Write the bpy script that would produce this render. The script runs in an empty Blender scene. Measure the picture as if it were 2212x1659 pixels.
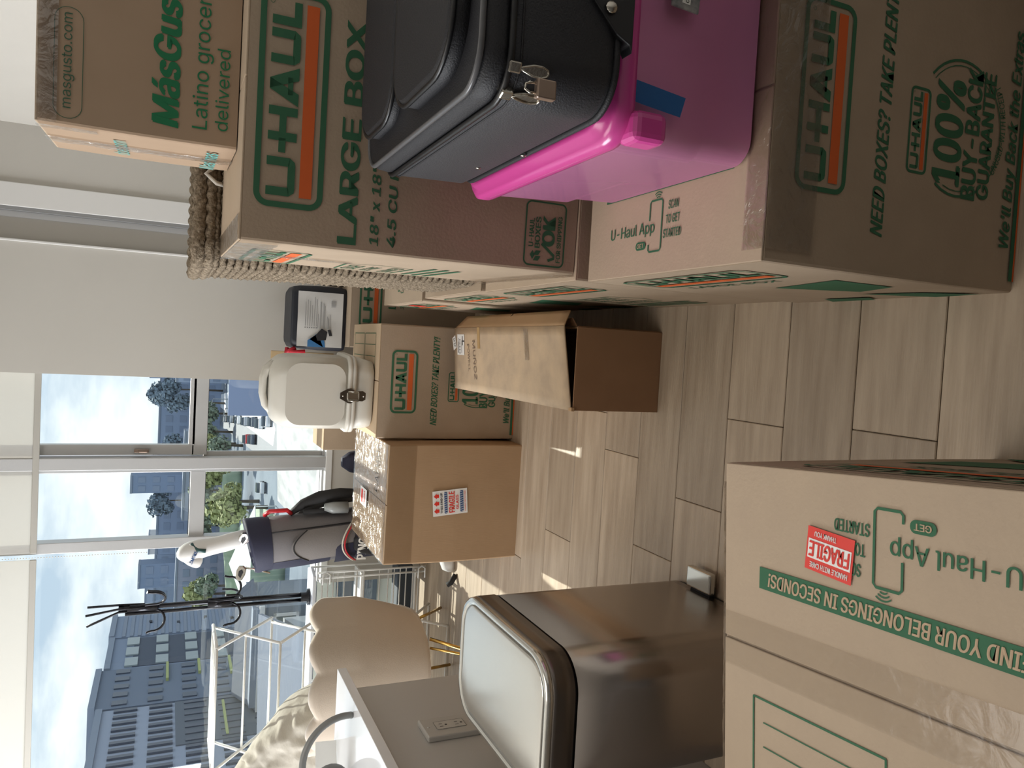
import bpy, bmesh, math, random
from mathutils import Vector, Matrix, noise
random.seed(7)
R = math.radians
S = bpy.context.scene
COL = S.collection

# ---------------------------------------------------------------- camera
cam_d = bpy.data.cameras.new('camera')
cam = bpy.data.objects.new('camera', cam_d); COL.objects.link(cam)
cam_d.sensor_fit = 'HORIZONTAL'; cam_d.sensor_width = 36.0
cam_d.lens = 1650.0 / 2212.0 * 36.0
cam_d.clip_end = 3000; cam_d.clip_start = 0.02
vr = Vector((0.99752866, 0.06206296, 0.03293585))      # to the right when the picture is held upright
vd = Vector((0.05547898, -0.40812514, -0.91123869))    # down when held upright (the phone was turned on its side)
vf = Vector((-0.04311222, 0.91081395, -0.41055971))
m = Matrix((( vd.x, vr.x, -vf.x, 0), (vd.y, vr.y, -vf.y, 0), (vd.z, vr.z, -vf.z, 1.43), (0, 0, 0, 1)))
cam.matrix_world = m
S.camera = cam
# ---------------------------------------------------------------- colour management
S.view_settings.view_transform = 'Standard'
S.view_settings.look = 'None'
S.view_settings.gamma = 1.0
S.view_settings.use_curve_mapping = False
S.view_settings.exposure = 0.42
S.cycles.max_bounces = 10
S.cycles.transparent_max_bounces = 16
S.cycles.sample_clamp_indirect = 6.0
# ---------------------------------------------------------------- sky
W = bpy.data.worlds.new('World'); S.world = W; W.use_nodes = True
nt = W.node_tree; nt.nodes.clear()
def wn(t, **k):
    n = nt.nodes.new(t)
    for a, b in k.items(): setattr(n, a, b)
    return n
out = wn('ShaderNodeOutputWorld'); bg = wn('ShaderNodeBackground'); tc = wn('ShaderNodeTexCoord')
sep = wn('ShaderNodeSeparateXYZ'); nt.links.new(tc.outputs['Generated'], sep.inputs[0])
rmp = wn('ShaderNodeValToRGB')
rmp.color_ramp.elements[0].position = 0.0; rmp.color_ramp.elements[0].color = (0.70, 0.80, 0.92, 1)
rmp.color_ramp.elements[1].position = 0.6; rmp.color_ramp.elements[1].color = (0.34, 0.50, 0.80, 1)
e = rmp.color_ramp.elements.new(0.2); e.color = (0.62, 0.76, 0.93, 1)
nt.links.new(sep.outputs[2], rmp.inputs[0])
mp = wn('ShaderNodeMapping'); mp.inputs['Scale'].default_value = (2.3, 2.3, 6.5); mp.inputs['Location'].default_value = (3.1, 0.4, 1.2)
nt.links.new(tc.outputs['Generated'], mp.inputs[0])
nz = wn('ShaderNodeTexNoise'); nz.inputs['Scale'].default_value = 2.2; nz.inputs['Detail'].default_value = 7; nz.inputs['Roughness'].default_value = 0.55
nt.links.new(mp.outputs[0], nz.inputs['Vector'])
cr = wn('ShaderNodeValToRGB'); cr.color_ramp.elements[0].position = 0.37; cr.color_ramp.elements[1].position = 0.57
nt.links.new(nz.outputs[0], cr.inputs[0])
mx = wn('ShaderNodeMixRGB'); mx.inputs[2].default_value = (1.22, 1.24, 1.26, 1)
nt.links.new(cr.outputs[0], mx.inputs[0]); nt.links.new(rmp.outputs[0], mx.inputs[1])
nt.links.new(mx.outputs[0], bg.inputs[0]); bg.inputs[1].default_value = 0.76
nt.links.new(bg.outputs[0], out.inputs[0])
# ---------------------------------------------------------------- sun, and a fill light added under the ceiling over the aisle
sd = bpy.data.lights.new('sun', 'SUN'); sd.energy = 5.0; sd.angle = R(0.6); sd.color = (1.0, 0.93, 0.82)
so = bpy.data.objects.new('sun', sd); COL.objects.link(so)
so.rotation_euler = Vector((0.04, -1.0, -1.06)).to_track_quat('-Z', 'Y').to_euler()
ld = bpy.data.lights.new('added_overhead_fill', 'AREA'); ld.energy = 13.5; ld.size = 1.1; ld.color = (1.0, 0.95, 0.89)
lo = bpy.data.objects.new('added_overhead_fill', ld); COL.objects.link(lo); lo.location = (-0.9, 1.30, 2.70)

# fill light added before the solid left wall to brighten left-facing sides
dl = bpy.data.lights.new('side_window_daylight', 'AREA'); dl.shape = 'RECTANGLE'; dl.size = 2.6; dl.size_y = 1.9; dl.energy = 175.0; dl.color = (0.93, 0.96, 1.0)
do = bpy.data.objects.new('side_window_daylight', dl); COL.objects.link(do); do.location = (-4.12, 2.6, 1.45); do.rotation_euler = (R(90), 0, R(-90))
# ================================================================ materials
MATS = {}
def mat(name, col, rough=0.6, metal=0.0, bump=None, var=None, alpha=None, trans=0.0, spec=0.5, sheen=0.0, coord='Object', rand=0.0, wave=None):
    """col linear; bump=(scale,strength,detail[,stretch]); var=(scale, second colour, contrast[,stretch]); wave=(axis-scale vec, strength)"""
    if name in MATS: return MATS[name]
    M = bpy.data.materials.new(name); M.use_nodes = True; MATS[name] = M
    N = M.node_tree.nodes; L = M.node_tree.links
    P = N['Principled BSDF']
    P.inputs['Base Color'].default_value = (*col, 1)
    P.inputs['Roughness'].default_value = rough
    P.inputs['Metallic'].default_value = metal
    P.inputs['Specular IOR Level'].default_value = spec
    if trans: P.inputs['Transmission Weight'].default_value = trans
    if sheen: P.inputs['Sheen Weight'].default_value = sheen
    if alpha is not None: P.inputs['Alpha'].default_value = alpha
    tcn = N.new('ShaderNodeTexCoord')
    csock = None
    def mapped(stretch):
        mpn = N.new('ShaderNodeMapping'); mpn.inputs['Scale'].default_value = stretch
        L.new(tcn.outputs[coord], mpn.inputs[0]); return mpn.outputs[0]
    if var:
        nn = N.new('ShaderNodeTexNoise'); nn.inputs['Scale'].default_value = var[0]; nn.inputs['Detail'].default_value = 6
        L.new(mapped(var[3] if len(var) > 3 else (1, 1, 1)), nn.inputs['Vector'])
        rr = N.new('ShaderNodeValToRGB'); k = var[2]
        rr.color_ramp.elements[0].position = 0.5 - k; rr.color_ramp.elements[1].position = 0.5 + k
        rr.color_ramp.elements[0].color = (*col, 1); rr.color_ramp.elements[1].color = (*var[1], 1)
        L.new(nn.outputs[0], rr.inputs[0]); csock = rr.outputs[0]
    if rand:
        oi = N.new('ShaderNodeObjectInfo'); hs = N.new('ShaderNodeHueSaturation')
        mr = N.new('ShaderNodeMapRange'); mr.inputs[3].default_value = 1 - rand; mr.inputs[4].default_value = 1 + rand
        L.new(oi.outputs['Random'], mr.inputs[0]); L.new(mr.outputs[0], hs.inputs['Value'])
        if csock: L.new(csock, hs.inputs['Color'])
        else: hs.inputs['Color'].default_value = (*col, 1)
        csock = hs.outputs[0]
    if csock: L.new(csock, P.inputs['Base Color'])
    nrm = None
    if wave:
        w = N.new('ShaderNodeTexWave'); w.inputs['Scale'].default_value = 1.0; w.inputs['Distortion'].default_value = 0.6; w.inputs['Detail'].default_value = 1
        L.new(mapped(wave[0]), w.inputs['Vector'])
        b = N.new('ShaderNodeBump'); b.inputs['Strength'].default_value = wave[1]; b.inputs['Distance'].default_value = 0.002
        L.new(w.outputs[1], b.inputs['Height']); nrm = b.outputs[0]
    if bump:
        nn = N.new('ShaderNodeTexNoise'); nn.inputs['Scale'].default_value = bump[0]; nn.inputs['Detail'].default_value = bump[2]
        L.new(mapped(bump[3] if len(bump) > 3 else (1, 1, 1)), nn.inputs['Vector'])
        b = N.new('ShaderNodeBump'); b.inputs['Strength'].default_value = bump[1]; b.inputs['Distance'].default_value = 0.004
        L.new(nn.outputs[0], b.inputs['Height'])
        if nrm: L.new(nrm, b.inputs['Normal'])
        nrm = b.outputs[0]
    if nrm: L.new(nrm, P.inputs['Normal'])
    return M

KR = (0.43, 0.335, 0.245); KR2 = (0.37, 0.285, 0.205)
card = mat('kraft_cardboard', KR, 0.82, var=(9, KR2, 0.35), bump=(160, 0.12, 3), spec=0.25)
card_top = mat('kraft_cardboard_ribbed', (0.46, 0.36, 0.26), 0.8, var=(14, KR, 0.3), bump=(160, 0.1, 3), wave=((0.2, 55, 0.2), 0.35), spec=0.25)
card_topx = mat('kraft_cardboard_ribbed_across', (0.46, 0.36, 0.26), 0.8, var=(14, KR, 0.3), bump=(160, 0.1, 3), wave=((0.01, 55, 0.01), 0.4), spec=0.25)
lid_card = mat('scuffed_lid_cardboard', (0.56, 0.42, 0.28), 0.8, var=(11, (0.44, 0.335, 0.235), 0.16), bump=(120, 0.1, 3), spec=0.25)
card_light = mat('pale_cardboard', (0.56, 0.42, 0.28), 0.8, var=(7, (0.48, 0.36, 0.24), 0.3), bump=(120, 0.1, 3), spec=0.25)
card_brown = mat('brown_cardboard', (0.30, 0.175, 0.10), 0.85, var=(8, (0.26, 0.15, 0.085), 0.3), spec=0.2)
card_tan = mat('tan_cardboard', (0.46, 0.30, 0.17), 0.8, var=(6, (0.40, 0.26, 0.145), 0.3), bump=(40, 0.1, 4, (1, 1, 12)), spec=0.25)
card_dark = mat('box_inside_shadow_gap', (0.05, 0.035, 0.025), 0.9)
green_ink = mat('green_ink', (0.045, 0.14, 0.075), 0.7, spec=0.2)
bright_green_ink = mat('bright_green_ink', (0.02, 0.16, 0.07), 0.7, spec=0.2)
teal_ink = mat('teal_ink', (0.12, 0.36, 0.33), 0.7, spec=0.2)
orange_ink = mat('orange_ink', (0.66, 0.13, 0.035), 0.7, spec=0.2)
kraft_ink = mat('kraft_knockout', (0.50, 0.37, 0.25), 0.8, spec=0.2)
red_ink = mat('red_label', (0.72, 0.035, 0.02), 0.5)
white_ink = mat('white_label', (0.82, 0.81, 0.78), 0.5)
blue_ink = mat('blue_label', (0.02, 0.075, 0.22), 0.5)
black_ink = mat('black_ink', (0.015, 0.015, 0.018), 0.6)
grey_ink = mat('grey_ink', (0.22, 0.22, 0.22), 0.6)
pen_ink = mat('grey_pen_line', (0.16, 0.11, 0.08), 0.7)

def tape_material(bmp=0.7, lo=0.10, hi=0.75):
    M = bpy.data.materials.new('clear_packing_tape'); M.use_nodes = True
    N = M.node_tree.nodes; L = M.node_tree.links
    for n in list(N): N.remove(n)
    o = N.new('ShaderNodeOutputMaterial'); mixn = N.new('ShaderNodeMixShader'); t = N.new('ShaderNodeBsdfTransparent')
    g = N.new('ShaderNodeBsdfGlossy'); g.inputs['Roughness'].default_value = 0.16; g.inputs['Color'].default_value = (0.95, 0.95, 0.95, 1)
    t.inputs[0].default_value = (0.93, 0.92, 0.90, 1)
    n1 = N.new('ShaderNodeTexNoise'); n1.inputs['Scale'].default_value = 26; n1.inputs['Detail'].default_value = 5; n1.inputs['Distortion'].default_value = 1.6
    c = N.new('ShaderNodeTexCoord'); L.new(c.outputs['Object'], n1.inputs['Vector'])
    b = N.new('ShaderNodeBump'); b.inputs['Strength'].default_value = bmp; b.inputs['Distance'].default_value = 0.01
    L.new(n1.outputs[0], b.inputs['Height']); L.new(b.outputs[0], g.inputs['Normal'])
    lw = N.new('ShaderNodeLayerWeight'); lw.inputs['Blend'].default_value = 0.35
    mr = N.new('ShaderNodeMapRange'); mr.inputs[3].default_value = lo; mr.inputs[4].default_value = hi
    L.new(lw.outputs['Fresnel'], mr.inputs[0]); L.new(mr.outputs[0], mixn.inputs[0])
    L.new(t.outputs[0], mixn.inputs[1]); L.new(g.outputs[0], mixn.inputs[2]); L.new(mixn.outputs[0], o.inputs[0])
    return M
tape = tape_material(); tape_flat = tape_material(0.12, 0.02, 0.28)

def thin_glass(name, tint, refl=1.0, rough=0.0):
    M = bpy.data.materials.new(name); M.use_nodes = True
    N = M.node_tree.nodes; L = M.node_tree.links
    for n in list(N): N.remove(n)
    o = N.new('ShaderNodeOutputMaterial'); mixn = N.new('ShaderNodeMixShader'); t = N.new('ShaderNodeBsdfTransparent'); g = N.new('ShaderNodeBsdfGlossy')
    t.inputs[0].default_value = (*tint, 1); g.inputs['Roughness'].default_value = rough
    g.inputs['Color'].default_value = (refl, refl, refl, 1)
    f = N.new('ShaderNodeFresnel'); ge = N.new('ShaderNodeNewGeometry'); ior = N.new('ShaderNodeMapRange')
    ior.inputs[3].default_value = 1.45; ior.inputs[4].default_value = 1 / 1.45      # same reflectance from either side of the sheet
    L.new(ge.outputs['Backfacing'], ior.inputs[0]); L.new(ior.outputs[0], f.inputs[0])
    L.new(f.outputs[0], mixn.inputs[0]); L.new(t.outputs[0], mixn.inputs[1]); L.new(g.outputs[0], mixn.inputs[2]); L.new(mixn.outputs[0], o.inputs[0])
    return M
glass = thin_glass('window_glass', (0.93, 0.97, 0.97))

def fabric_blind():
    M = bpy.data.materials.new('roller_blind_fabric'); M.use_nodes = True
    N = M.node_tree.nodes; L = M.node_tree.links
    for n in list(N): N.remove(n)
    o = N.new('ShaderNodeOutputMaterial'); mixn = N.new('ShaderNodeMixShader'); mixn.inputs[0].default_value = 0.5
    a = N.new('ShaderNodeBsdfDiffuse'); b = N.new('ShaderNodeBsdfTranslucent')
    a.inputs[0].default_value = (0.72, 0.70, 0.66, 1); b.inputs[0].default_value = (0.74, 0.73, 0.71, 1)
    L.new(a.outputs[0], mixn.inputs[1]); L.new(b.outputs[0], mixn.inputs[2]); L.new(mixn.outputs[0], o.inputs[0])
    return M
blind_m = fabric_blind()
wall_m = mat('painted_wall', (0.56, 0.535, 0.49), 0.85, var=(3, (0.53, 0.505, 0.46), 0.4), bump=(220, 0.05, 2), spec=0.2)
white_paint = mat('white_trim_paint', (0.72, 0.71, 0.69), 0.5, bump=(90, 0.03, 2))
alu = mat('grey_window_aluminium', (0.50, 0.50, 0.50), 0.45, 0.25, bump=(150, 0.03, 2))
alu_dark = mat('dark_window_seal', (0.05, 0.055, 0.07), 0.6)
steel = mat('stainless_steel', (0.37, 0.33, 0.30), 0.26, 1.0, bump=(60, 0.035, 3, (1, 1, 0.03)))
steel_lid = mat('brushed_steel_lid', (0.60, 0.585, 0.54), 0.2, 0.75, bump=(180, 0.02, 3))
steel_rim = mat('polished_steel_rim', (0.62, 0.61, 0.57), 0.16, 0.9)
steel_band = mat('dark_steel_band', (0.16, 0.14, 0.125), 0.3, 0.9)
black_plastic = mat('black_plastic', (0.012, 0.012, 0.014), 0.5)
black_gloss = mat('black_metal', (0.015, 0.015, 0.02), 0.22, 0.4)
white_metal = mat('white_coated_wire', (0.78, 0.78, 0.76), 0.35)
chrome = mat('nickel', (0.55, 0.52, 0.46), 0.22, 1.0, bump=(300, 0.05, 2))
gold = mat('brass_leg', (0.62, 0.40, 0.12), 0.25, 1.0)
velvet = mat('beige_velvet', (0.43, 0.36, 0.285), 0.9, var=(5, (0.40, 0.335, 0.265), 0.35), bump=(260, 0.12, 2), sheen=0.5, spec=0.2)
quilt_m = mat('cream_quilt', (0.50, 0.465, 0.40), 0.9, bump=(22, 1.0, 6, (1, 1, 1.6)), sheen=0.1, spec=0.2)
linen = mat('cream_cotton', (0.60, 0.56, 0.49), 0.9, bump=(9, 0.9, 6, (1, 1, 2.4)), sheen=0.15, spec=0.2)
case_m = mat('black_nylon', (0.014, 0.015, 0.02), 0.55, bump=(420, 0.35, 2), sheen=0.08)
case_dk = mat('black_nylon_pocket', (0.010, 0.010, 0.013), 0.6, bump=(420, 0.25, 2))
piping_m = mat('grey_piping', (0.10, 0.10, 0.105), 0.3)
zip_m = mat('black_zip', (0.008, 0.008, 0.009), 0.4)
quartz = mat('white_quartz', (0.80, 0.81, 0.82), 0.07, var=(4, (0.74, 0.75, 0.77), 0.2), spec=0.8)
white_plastic = mat('off_white_plastic', (0.66, 0.63, 0.56), 0.42, bump=(180, 0.03, 2))
wood_m = mat('oak_plank', (0.48, 0.385, 0.285), 0.38, var=(3.2, (0.31, 0.235, 0.165), 0.22, (0.8, 9, 9)), bump=(24, 0.35, 6, (0.5, 9, 9)), rand=0.16, spec=0.5)
gap_m = mat('plank_joint_dark', (0.07, 0.05, 0.035), 0.9)  # dark base that shows in the joints between planks
wick_m = mat('seagrass_rope', (0.33, 0.265, 0.19), 0.85, var=(110, (0.09, 0.065, 0.04), 0.2), bump=(190, 0.9, 3), spec=0.25)
grey_fab = mat('grey_golf_fabric', (0.17, 0.16, 0.165), 0.85, bump=(300, 0.2, 2))
navy_fab = mat('navy_golf_fabric', (0.02, 0.022, 0.05), 0.7, bump=(300, 0.15, 2))
black_fab = mat('black_strap_fabric', (0.02, 0.02, 0.022), 0.75, bump=(120, 0.3, 3))
red_plastic = mat('red_plastic', (0.55, 0.02, 0.03), 0.35)
white_leather = mat('white_headcover_leather', (0.72, 0.71, 0.69), 0.4, bump=(30, 0.25, 4))
blue_tape = mat('blue_painter_tape', (0.012, 0.11, 0.33), 0.6, bump=(500, 0.2, 2))
tan_tape = mat('tan_paper_tape', (0.42, 0.27, 0.12), 0.5)

# ================================================================ object helpers
def link(o, parent=None):
    COL.objects.link(o)
    if parent is not None: o.parent = parent
    return o
def thing(name, label, cat, loc=(0, 0, 0), rz=0.0, group=None):
    o = bpy.data.objects.new(name, None); o.empty_display_size = 0.05; COL.objects.link(o)
    o.location = loc; o.rotation_euler = (0, 0, rz)
    o['label'] = label; o['category'] = cat
    if group: o['group'] = group
    return o
def tag(o, label, cat, group=None, kind=None):
    o['label'] = label; o['category'] = cat
    if group: o['group'] = group
    if kind: o['kind'] = kind
    return o
def struct(o): o['kind'] = 'structure'; return o
def dup(root, loc=None, rz=None, label=None, parent=None):
    c = root.copy(); COL.objects.link(c)
    if parent is not None: c.parent = parent
    for ch in list(root.children): dup(ch, parent=c)
    if loc is not None: c.location = loc
    if rz is not None: c.rotation_euler = (0, 0, rz)
    if label: c['label'] = label
    return c

class MB:
    """collects simple solids and links them as one mesh"""
    def __init__(s): s.v = []; s.f = []; s.sm = []
    def add(s, vs, fs, smooth=False):
        b = len(s.v); s.v += [tuple(p) for p in vs]
        for f in fs: s.f.append(tuple(i + b for i in f)); s.sm.append(smooth)
        return s
    def box(s, x0, x1, y0, y1, z0, z1, M=None):
        p = [Vector(q) for q in ((x0,y0,z0),(x1,y0,z0),(x1,y1,z0),(x0,y1,z0),(x0,y0,z1),(x1,y0,z1),(x1,y1,z1),(x0,y1,z1))]
        if M is not None: p = [M @ q for q in p]
        return s.add(p, ((0,3,2,1),(4,5,6,7),(0,1,5,4),(1,2,6,5),(2,3,7,6),(3,0,4,7)))
    def prism(s, poly, z0, z1, M=None, smooth=False):
        n = len(poly); p = [Vector((a, b, z0)) for a, b in poly] + [Vector((a, b, z1)) for a, b in poly]
        if M is not None: p = [M @ q for q in p]
        fs = [tuple(range(n - 1, -1, -1)), tuple(range(n, 2 * n))]
        s.add(p, fs); b = len(s.v) - 2 * n
        for i in range(n):
            j = (i + 1) % n; s.f.append((b + i, b + j, b + n + j, b + n + i)); s.sm.append(smooth)
        return s
    def tube(s, pts, r, n=8, closed=False, cap=True, rfun=None):
        pts = [Vector(p) for p in pts]; m_ = len(pts); rings = []; up = None
        for i, p in enumerate(pts):
            a = pts[(i - 1) % m_] if (closed or i > 0) else p
            b = pts[(i + 1) % m_] if (closed or i < m_ - 1) else p
            t = (b - a); t = t.normalized() if t.length > 1e-9 else Vector((0, 0, 1))
            if up is None:
                up = Vector((0, 0, 1)) if abs(t.z) < 0.9 else Vector((1, 0, 0))
            x = t.cross(up)
            if x.length < 1e-6: x = t.cross(Vector((0, 1, 0.1)))
            x.normalize(); up = x.cross(t).normalized()
            rr = r if not callable(r) else r(i / max(1, m_ - 1))
            ring = []
            for k in range(n):
                an = 2 * math.pi * k / n; q = rr
                if rfun: q = rfun(i, k, rr)
                ring.append(p + (x * math.cos(an) + up * math.sin(an)) * q)
            rings.append(ring)
        vs = [q for ring in rings for q in ring]; fs = []
        for i in range(m_ if closed else m_ - 1):
            j = (i + 1) % m_
            for k in range(n):
                l = (k + 1) % n; fs.append((i * n + k, i * n + l, j * n + l, j * n + k))
        s.add(vs, fs, True)
        if cap and not closed:
            b = len(s.v) - len(vs)
            s.f.append(tuple(b + k for k in range(n - 1, -1, -1))); s.sm.append(False)
            s.f.append(tuple(b + (m_ - 1) * n + k for k in range(n))); s.sm.append(False)
        return s
    def loft(s, rings, closed=True, cap=True, smooth=True):
        n = len(rings[0]); vs = [q for r_ in rings for q in r_]; fs = []
        for i in range(len(rings) - 1):
            for k in range(n if closed else n - 1):
                l = (k + 1) % n; fs.append((i * n + k, i * n + l, (i + 1) * n + l, (i + 1) * n + k))
        s.add(vs, fs, smooth)
        if cap and closed:
            b = len(s.v) - len(vs)
            s.f.append(tuple(b + k for k in range(n - 1, -1, -1))); s.sm.append(False)
            s.f.append(tuple(b + (len(rings) - 1) * n + k for k in range(n))); s.sm.append(False)
        return s
    def sphere(s, c, r, nu=10, nv=6, sc=(1, 1, 1)):
        rings = []
        for i in range(nv + 1):
            th = math.pi * i / nv
            rings.append([Vector((c[0] + sc[0] * r * math.sin(th) * math.cos(2 * math.pi * k / nu), c[1] + sc[1] * r * math.sin(th) * math.sin(2 * math.pi * k / nu), c[2] - sc[2] * r * math.cos(th))) for k in range(nu)])
        return s.loft(rings, True, False)
    def grid(s, fn, nu, nv, smooth=True):
        vs = [fn(i / nu, j / nv) for j in range(nv + 1) for i in range(nu + 1)]
        fs = [(j * (nu + 1) + i, j * (nu + 1) + i + 1, (j + 1) * (nu + 1) + i + 1, (j + 1) * (nu + 1) + i) for j in range(nv) for i in range(nu)]
        return s.add(vs, fs, smooth)
    def build(s, name, material, parent=None, bevel=0.0, seg=2, recalc=True, solid=0.0, sub=0):
        me = bpy.data.meshes.new(name); me.from_pydata(s.v, [], s.f)
        me.polygons.foreach_set('use_smooth', s.sm)
        if recalc:
            b = bmesh.new(); b.from_mesh(me); bmesh.ops.recalc_face_normals(b, faces=b.faces); b.to_mesh(me); b.free()
        me.materials.append(material); me.update()
        o = bpy.data.objects.new(name, me); link(o, parent)
        if bevel:
            md = o.modifiers.new('bevel', 'BEVEL'); md.width = bevel; md.segments = seg; md.limit_method = 'ANGLE'; md.angle_limit = R(40)
        if solid:
            md = o.modifiers.new('solid', 'SOLIDIFY'); md.thickness = solid; md.offset = 0
        if sub:
            md = o.modifiers.new('sub', 'SUBSURF'); md.levels = sub; md.render_levels = sub
        return o

def rrect(x0, x1, y0, y1, r, n=6):
    pts = []
    for cx, cy, a0 in ((x1 - r, y1 - r, 0), (x0 + r, y1 - r, 90), (x0 + r, y0 + r, 180), (x1 - r, y0 + r, 270)):
        for k in range(n + 1):
            a = R(a0 + 90 * k / n); pts.append((cx + r * math.cos(a), cy + r * math.sin(a)))
    return pts
def arc_pts(cx, cy, r, a0, a1, n=12): return [(cx + r * math.cos(R(a0 + (a1 - a0) * k / n)), cy + r * math.sin(R(a0 + (a1 - a0) * k / n))) for k in range(n + 1)]

# ---------------------------------------------------------------- lettering
import os
FONT = None
try:
    fp = os.path.join(bpy.utils.resource_path('LOCAL'), 'datafiles', 'fonts', 'Inter.woff2')
    if os.path.exists(fp): FONT = bpy.data.fonts.load(fp)
except Exception: FONT = None
TXT = {}
def glyphs(s):
    k = s
    if k in TXT: return TXT[k]
    cu = bpy.data.curves.new('lettering', 'FONT'); cu.body = s; cu.resolution_u = 3; cu.offset = 0.0
    if FONT: cu.font = FONT
    o = bpy.data.objects.new('lettering', cu); COL.objects.link(o)
    me = bpy.data.meshes.new_from_object(o)
    v = [(p.co.x, p.co.y) for p in me.vertices]; f = [tuple(p.vertices) for p in me.polygons]
    bpy.data.objects.remove(o); bpy.data.curves.remove(cu); bpy.data.meshes.remove(me)
    TXT[k] = (v, f); return TXT[k]

class Ink:
    """flat print drawn in face coordinates (a to the right, b up), then laid on a face"""
    def __init__(s): s.v = []; s.f = []
    def poly(s, pts):
        b = len(s.v); s.v += list(pts); s.f.append(tuple(range(b, b + len(pts)))); return s
    def rect(s, a0, a1, b0, b1): return s.poly([(a0, b0), (a1, b0), (a1, b1), (a0, b1)])
    def strip(s, pts, w, closed=False):
        n = len(pts); L_ = []; R_ = []
        for i in range(n):
            p0 = pts[(i - 1) % n] if (closed or i > 0) else pts[i]; p1 = pts[(i + 1) % n] if (closed or i < n - 1) else pts[i]
            dx, dy = p1[0] - p0[0], p1[1] - p0[1]; l = math.hypot(dx, dy) or 1; nx, ny = -dy / l * w / 2, dx / l * w / 2
            L_.append((pts[i][0] + nx, pts[i][1] + ny)); R_.append((pts[i][0] - nx, pts[i][1] - ny))
        b = len(s.v); s.v += L_ + R_
        for i in range(n if closed else n - 1):
            j = (i + 1) % n; s.f.append((b + i, b + j, b + n + j, b + n + i))
        return s
    def frame(s, a0, a1, b0, b1, r, w): return s.strip(rrect(a0, a1, b0, b1, r), w, True)
    def text(s, t, a, b_, w, h, shear=0.0, bold=0.02, rot=0.0, arc=None):
        v, f = glyphs(t)
        if not v: return s
        x0 = min(p[0] for p in v); x1 = max(p[0] for p in v)
        yr = glyphs('H')[0]; y1 = max(p[1] for p in yr)
        sx = w / (x1 - x0); sy = h / y1; c, sn = math.cos(R(rot)), math.sin(R(rot))
        sh = [(0, 0)] if bold < .015 else ([(-bold * .45, 0), (bold * .45, 0)] if bold < .028 else [(-bold * .75, -bold * .2), (-bold * .25, bold * .2), (bold * .25, -bold * .2), (bold * .75, bold * .2)])
        for ci, (ox, oy) in enumerate(sh):
            dz = ci * .00008
            n = len(s.v)
            for p in v:
                px = (p[0] - x0 + ox) * sx; py = (p[1] + oy) * sy; px += py * shear
                if arc:
                    cx, cy, rad = arc; th = (px - w / 2) / rad; rr_ = rad - py
                    s.v.append((cx + rr_ * math.sin(th), cy - rr_ * math.cos(th), dz))
                else: s.v.append((a + px * c - py * sn, b_ + px * sn + py * c, dz))
            for q in f: s.f.append(tuple(i + n for i in q))
        return s
    def lay(s, name, material, parent, face, off=0.0007):
        if not s.v: return None
        o_, r_, u_ = [Vector(q) for q in face[:3]]; nn = r_.cross(u_).normalized()
        me = bpy.data.meshes.new(name)
        me.from_pydata([tuple(o_ + r_ * p[0] + u_ * p[1] + nn * (off + (p[2] if len(p) > 2 else 0))) for p in s.v], [], s.f)
        me.materials.append(material); o = bpy.data.objects.new(name, me); link(o, parent); return o

def mover_logo(ink, org, a0, a1, b0, b1, fr=None, reg=True):
    """frame, heavy letters U+H A U L, bar beneath"""
    w, h = a1 - a0, b1 - b0
    fr = fr if fr else h * 0.075
    ink.frame(a0 + fr / 2, a1 - fr / 2, b0 + fr / 2, b1 - fr / 2, h * 0.17, fr)
    lx0, lx1 = a0 + w * 0.055, a1 - w * 0.055; ly0, ly1 = b0 + h * 0.42, b1 - h * 0.17
    lw = lx1 - lx0; lh = ly1 - ly0
    def P(x, y): return (lx0 + x * lw, ly0 + y * lh)
    def rc(x0, x1, y0, y1): ink.poly([P(x0, y0), P(x1, y0), P(x1, y1), P(x0, y1)])
    t = 0.045; q = 0.26
    def U(x0, x1):
        ink.poly([P(x0, 0.2), P(x0 + t, 0.2), P(x0 + t, 1), P(x0, 1)]); ink.poly([P(x1 - t, 0.2), P(x1, 0.2), P(x1, 1), P(x1 - t, 1)])
        ink.poly([P(x0, 0.2), P(x0 + 0.02, 0.02), P(x0 + 0.04, 0), P(x1 - 0.04, 0), P(x1 - 0.02, 0.02), P(x1, 0.2), P(x1 - t, q), P(x0 + t, q)])
    U(0.0, 0.20)
    rc(0.225, 0.30, 0.38, 0.62)                     # the link between the letters
    rc(0.285, 0.285 + t, 0, 1); rc(0.285 + t, 0.415, 0.38, 0.62); rc(0.415, 0.415 + t, 0, 1)
    ink.poly([P(0.47, 0), P(0.535, 0), P(0.60, 1), P(0.545, 1)]); ink.poly([P(0.60, 1), P(0.545, 1), P(0.605, 0), P(0.67, 0)])
    rc(0.525, 0.615, 0.2, 0.38)
    U(0.68, 0.855)
    rc(0.875, 0.875 + t, 0, 1); rc(0.875 + t, 1.0, 0, q)
    if reg:
        ink.strip(arc_pts(lx0 + lw * 0.985, ly1 + lh * 0.02, lh * 0.07, 0, 360, 10)[:-1], lh * 0.018, True)
    org.rect(lx0, lx1, b0 + h * 0.17, b0 + h * 0.35)

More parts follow.
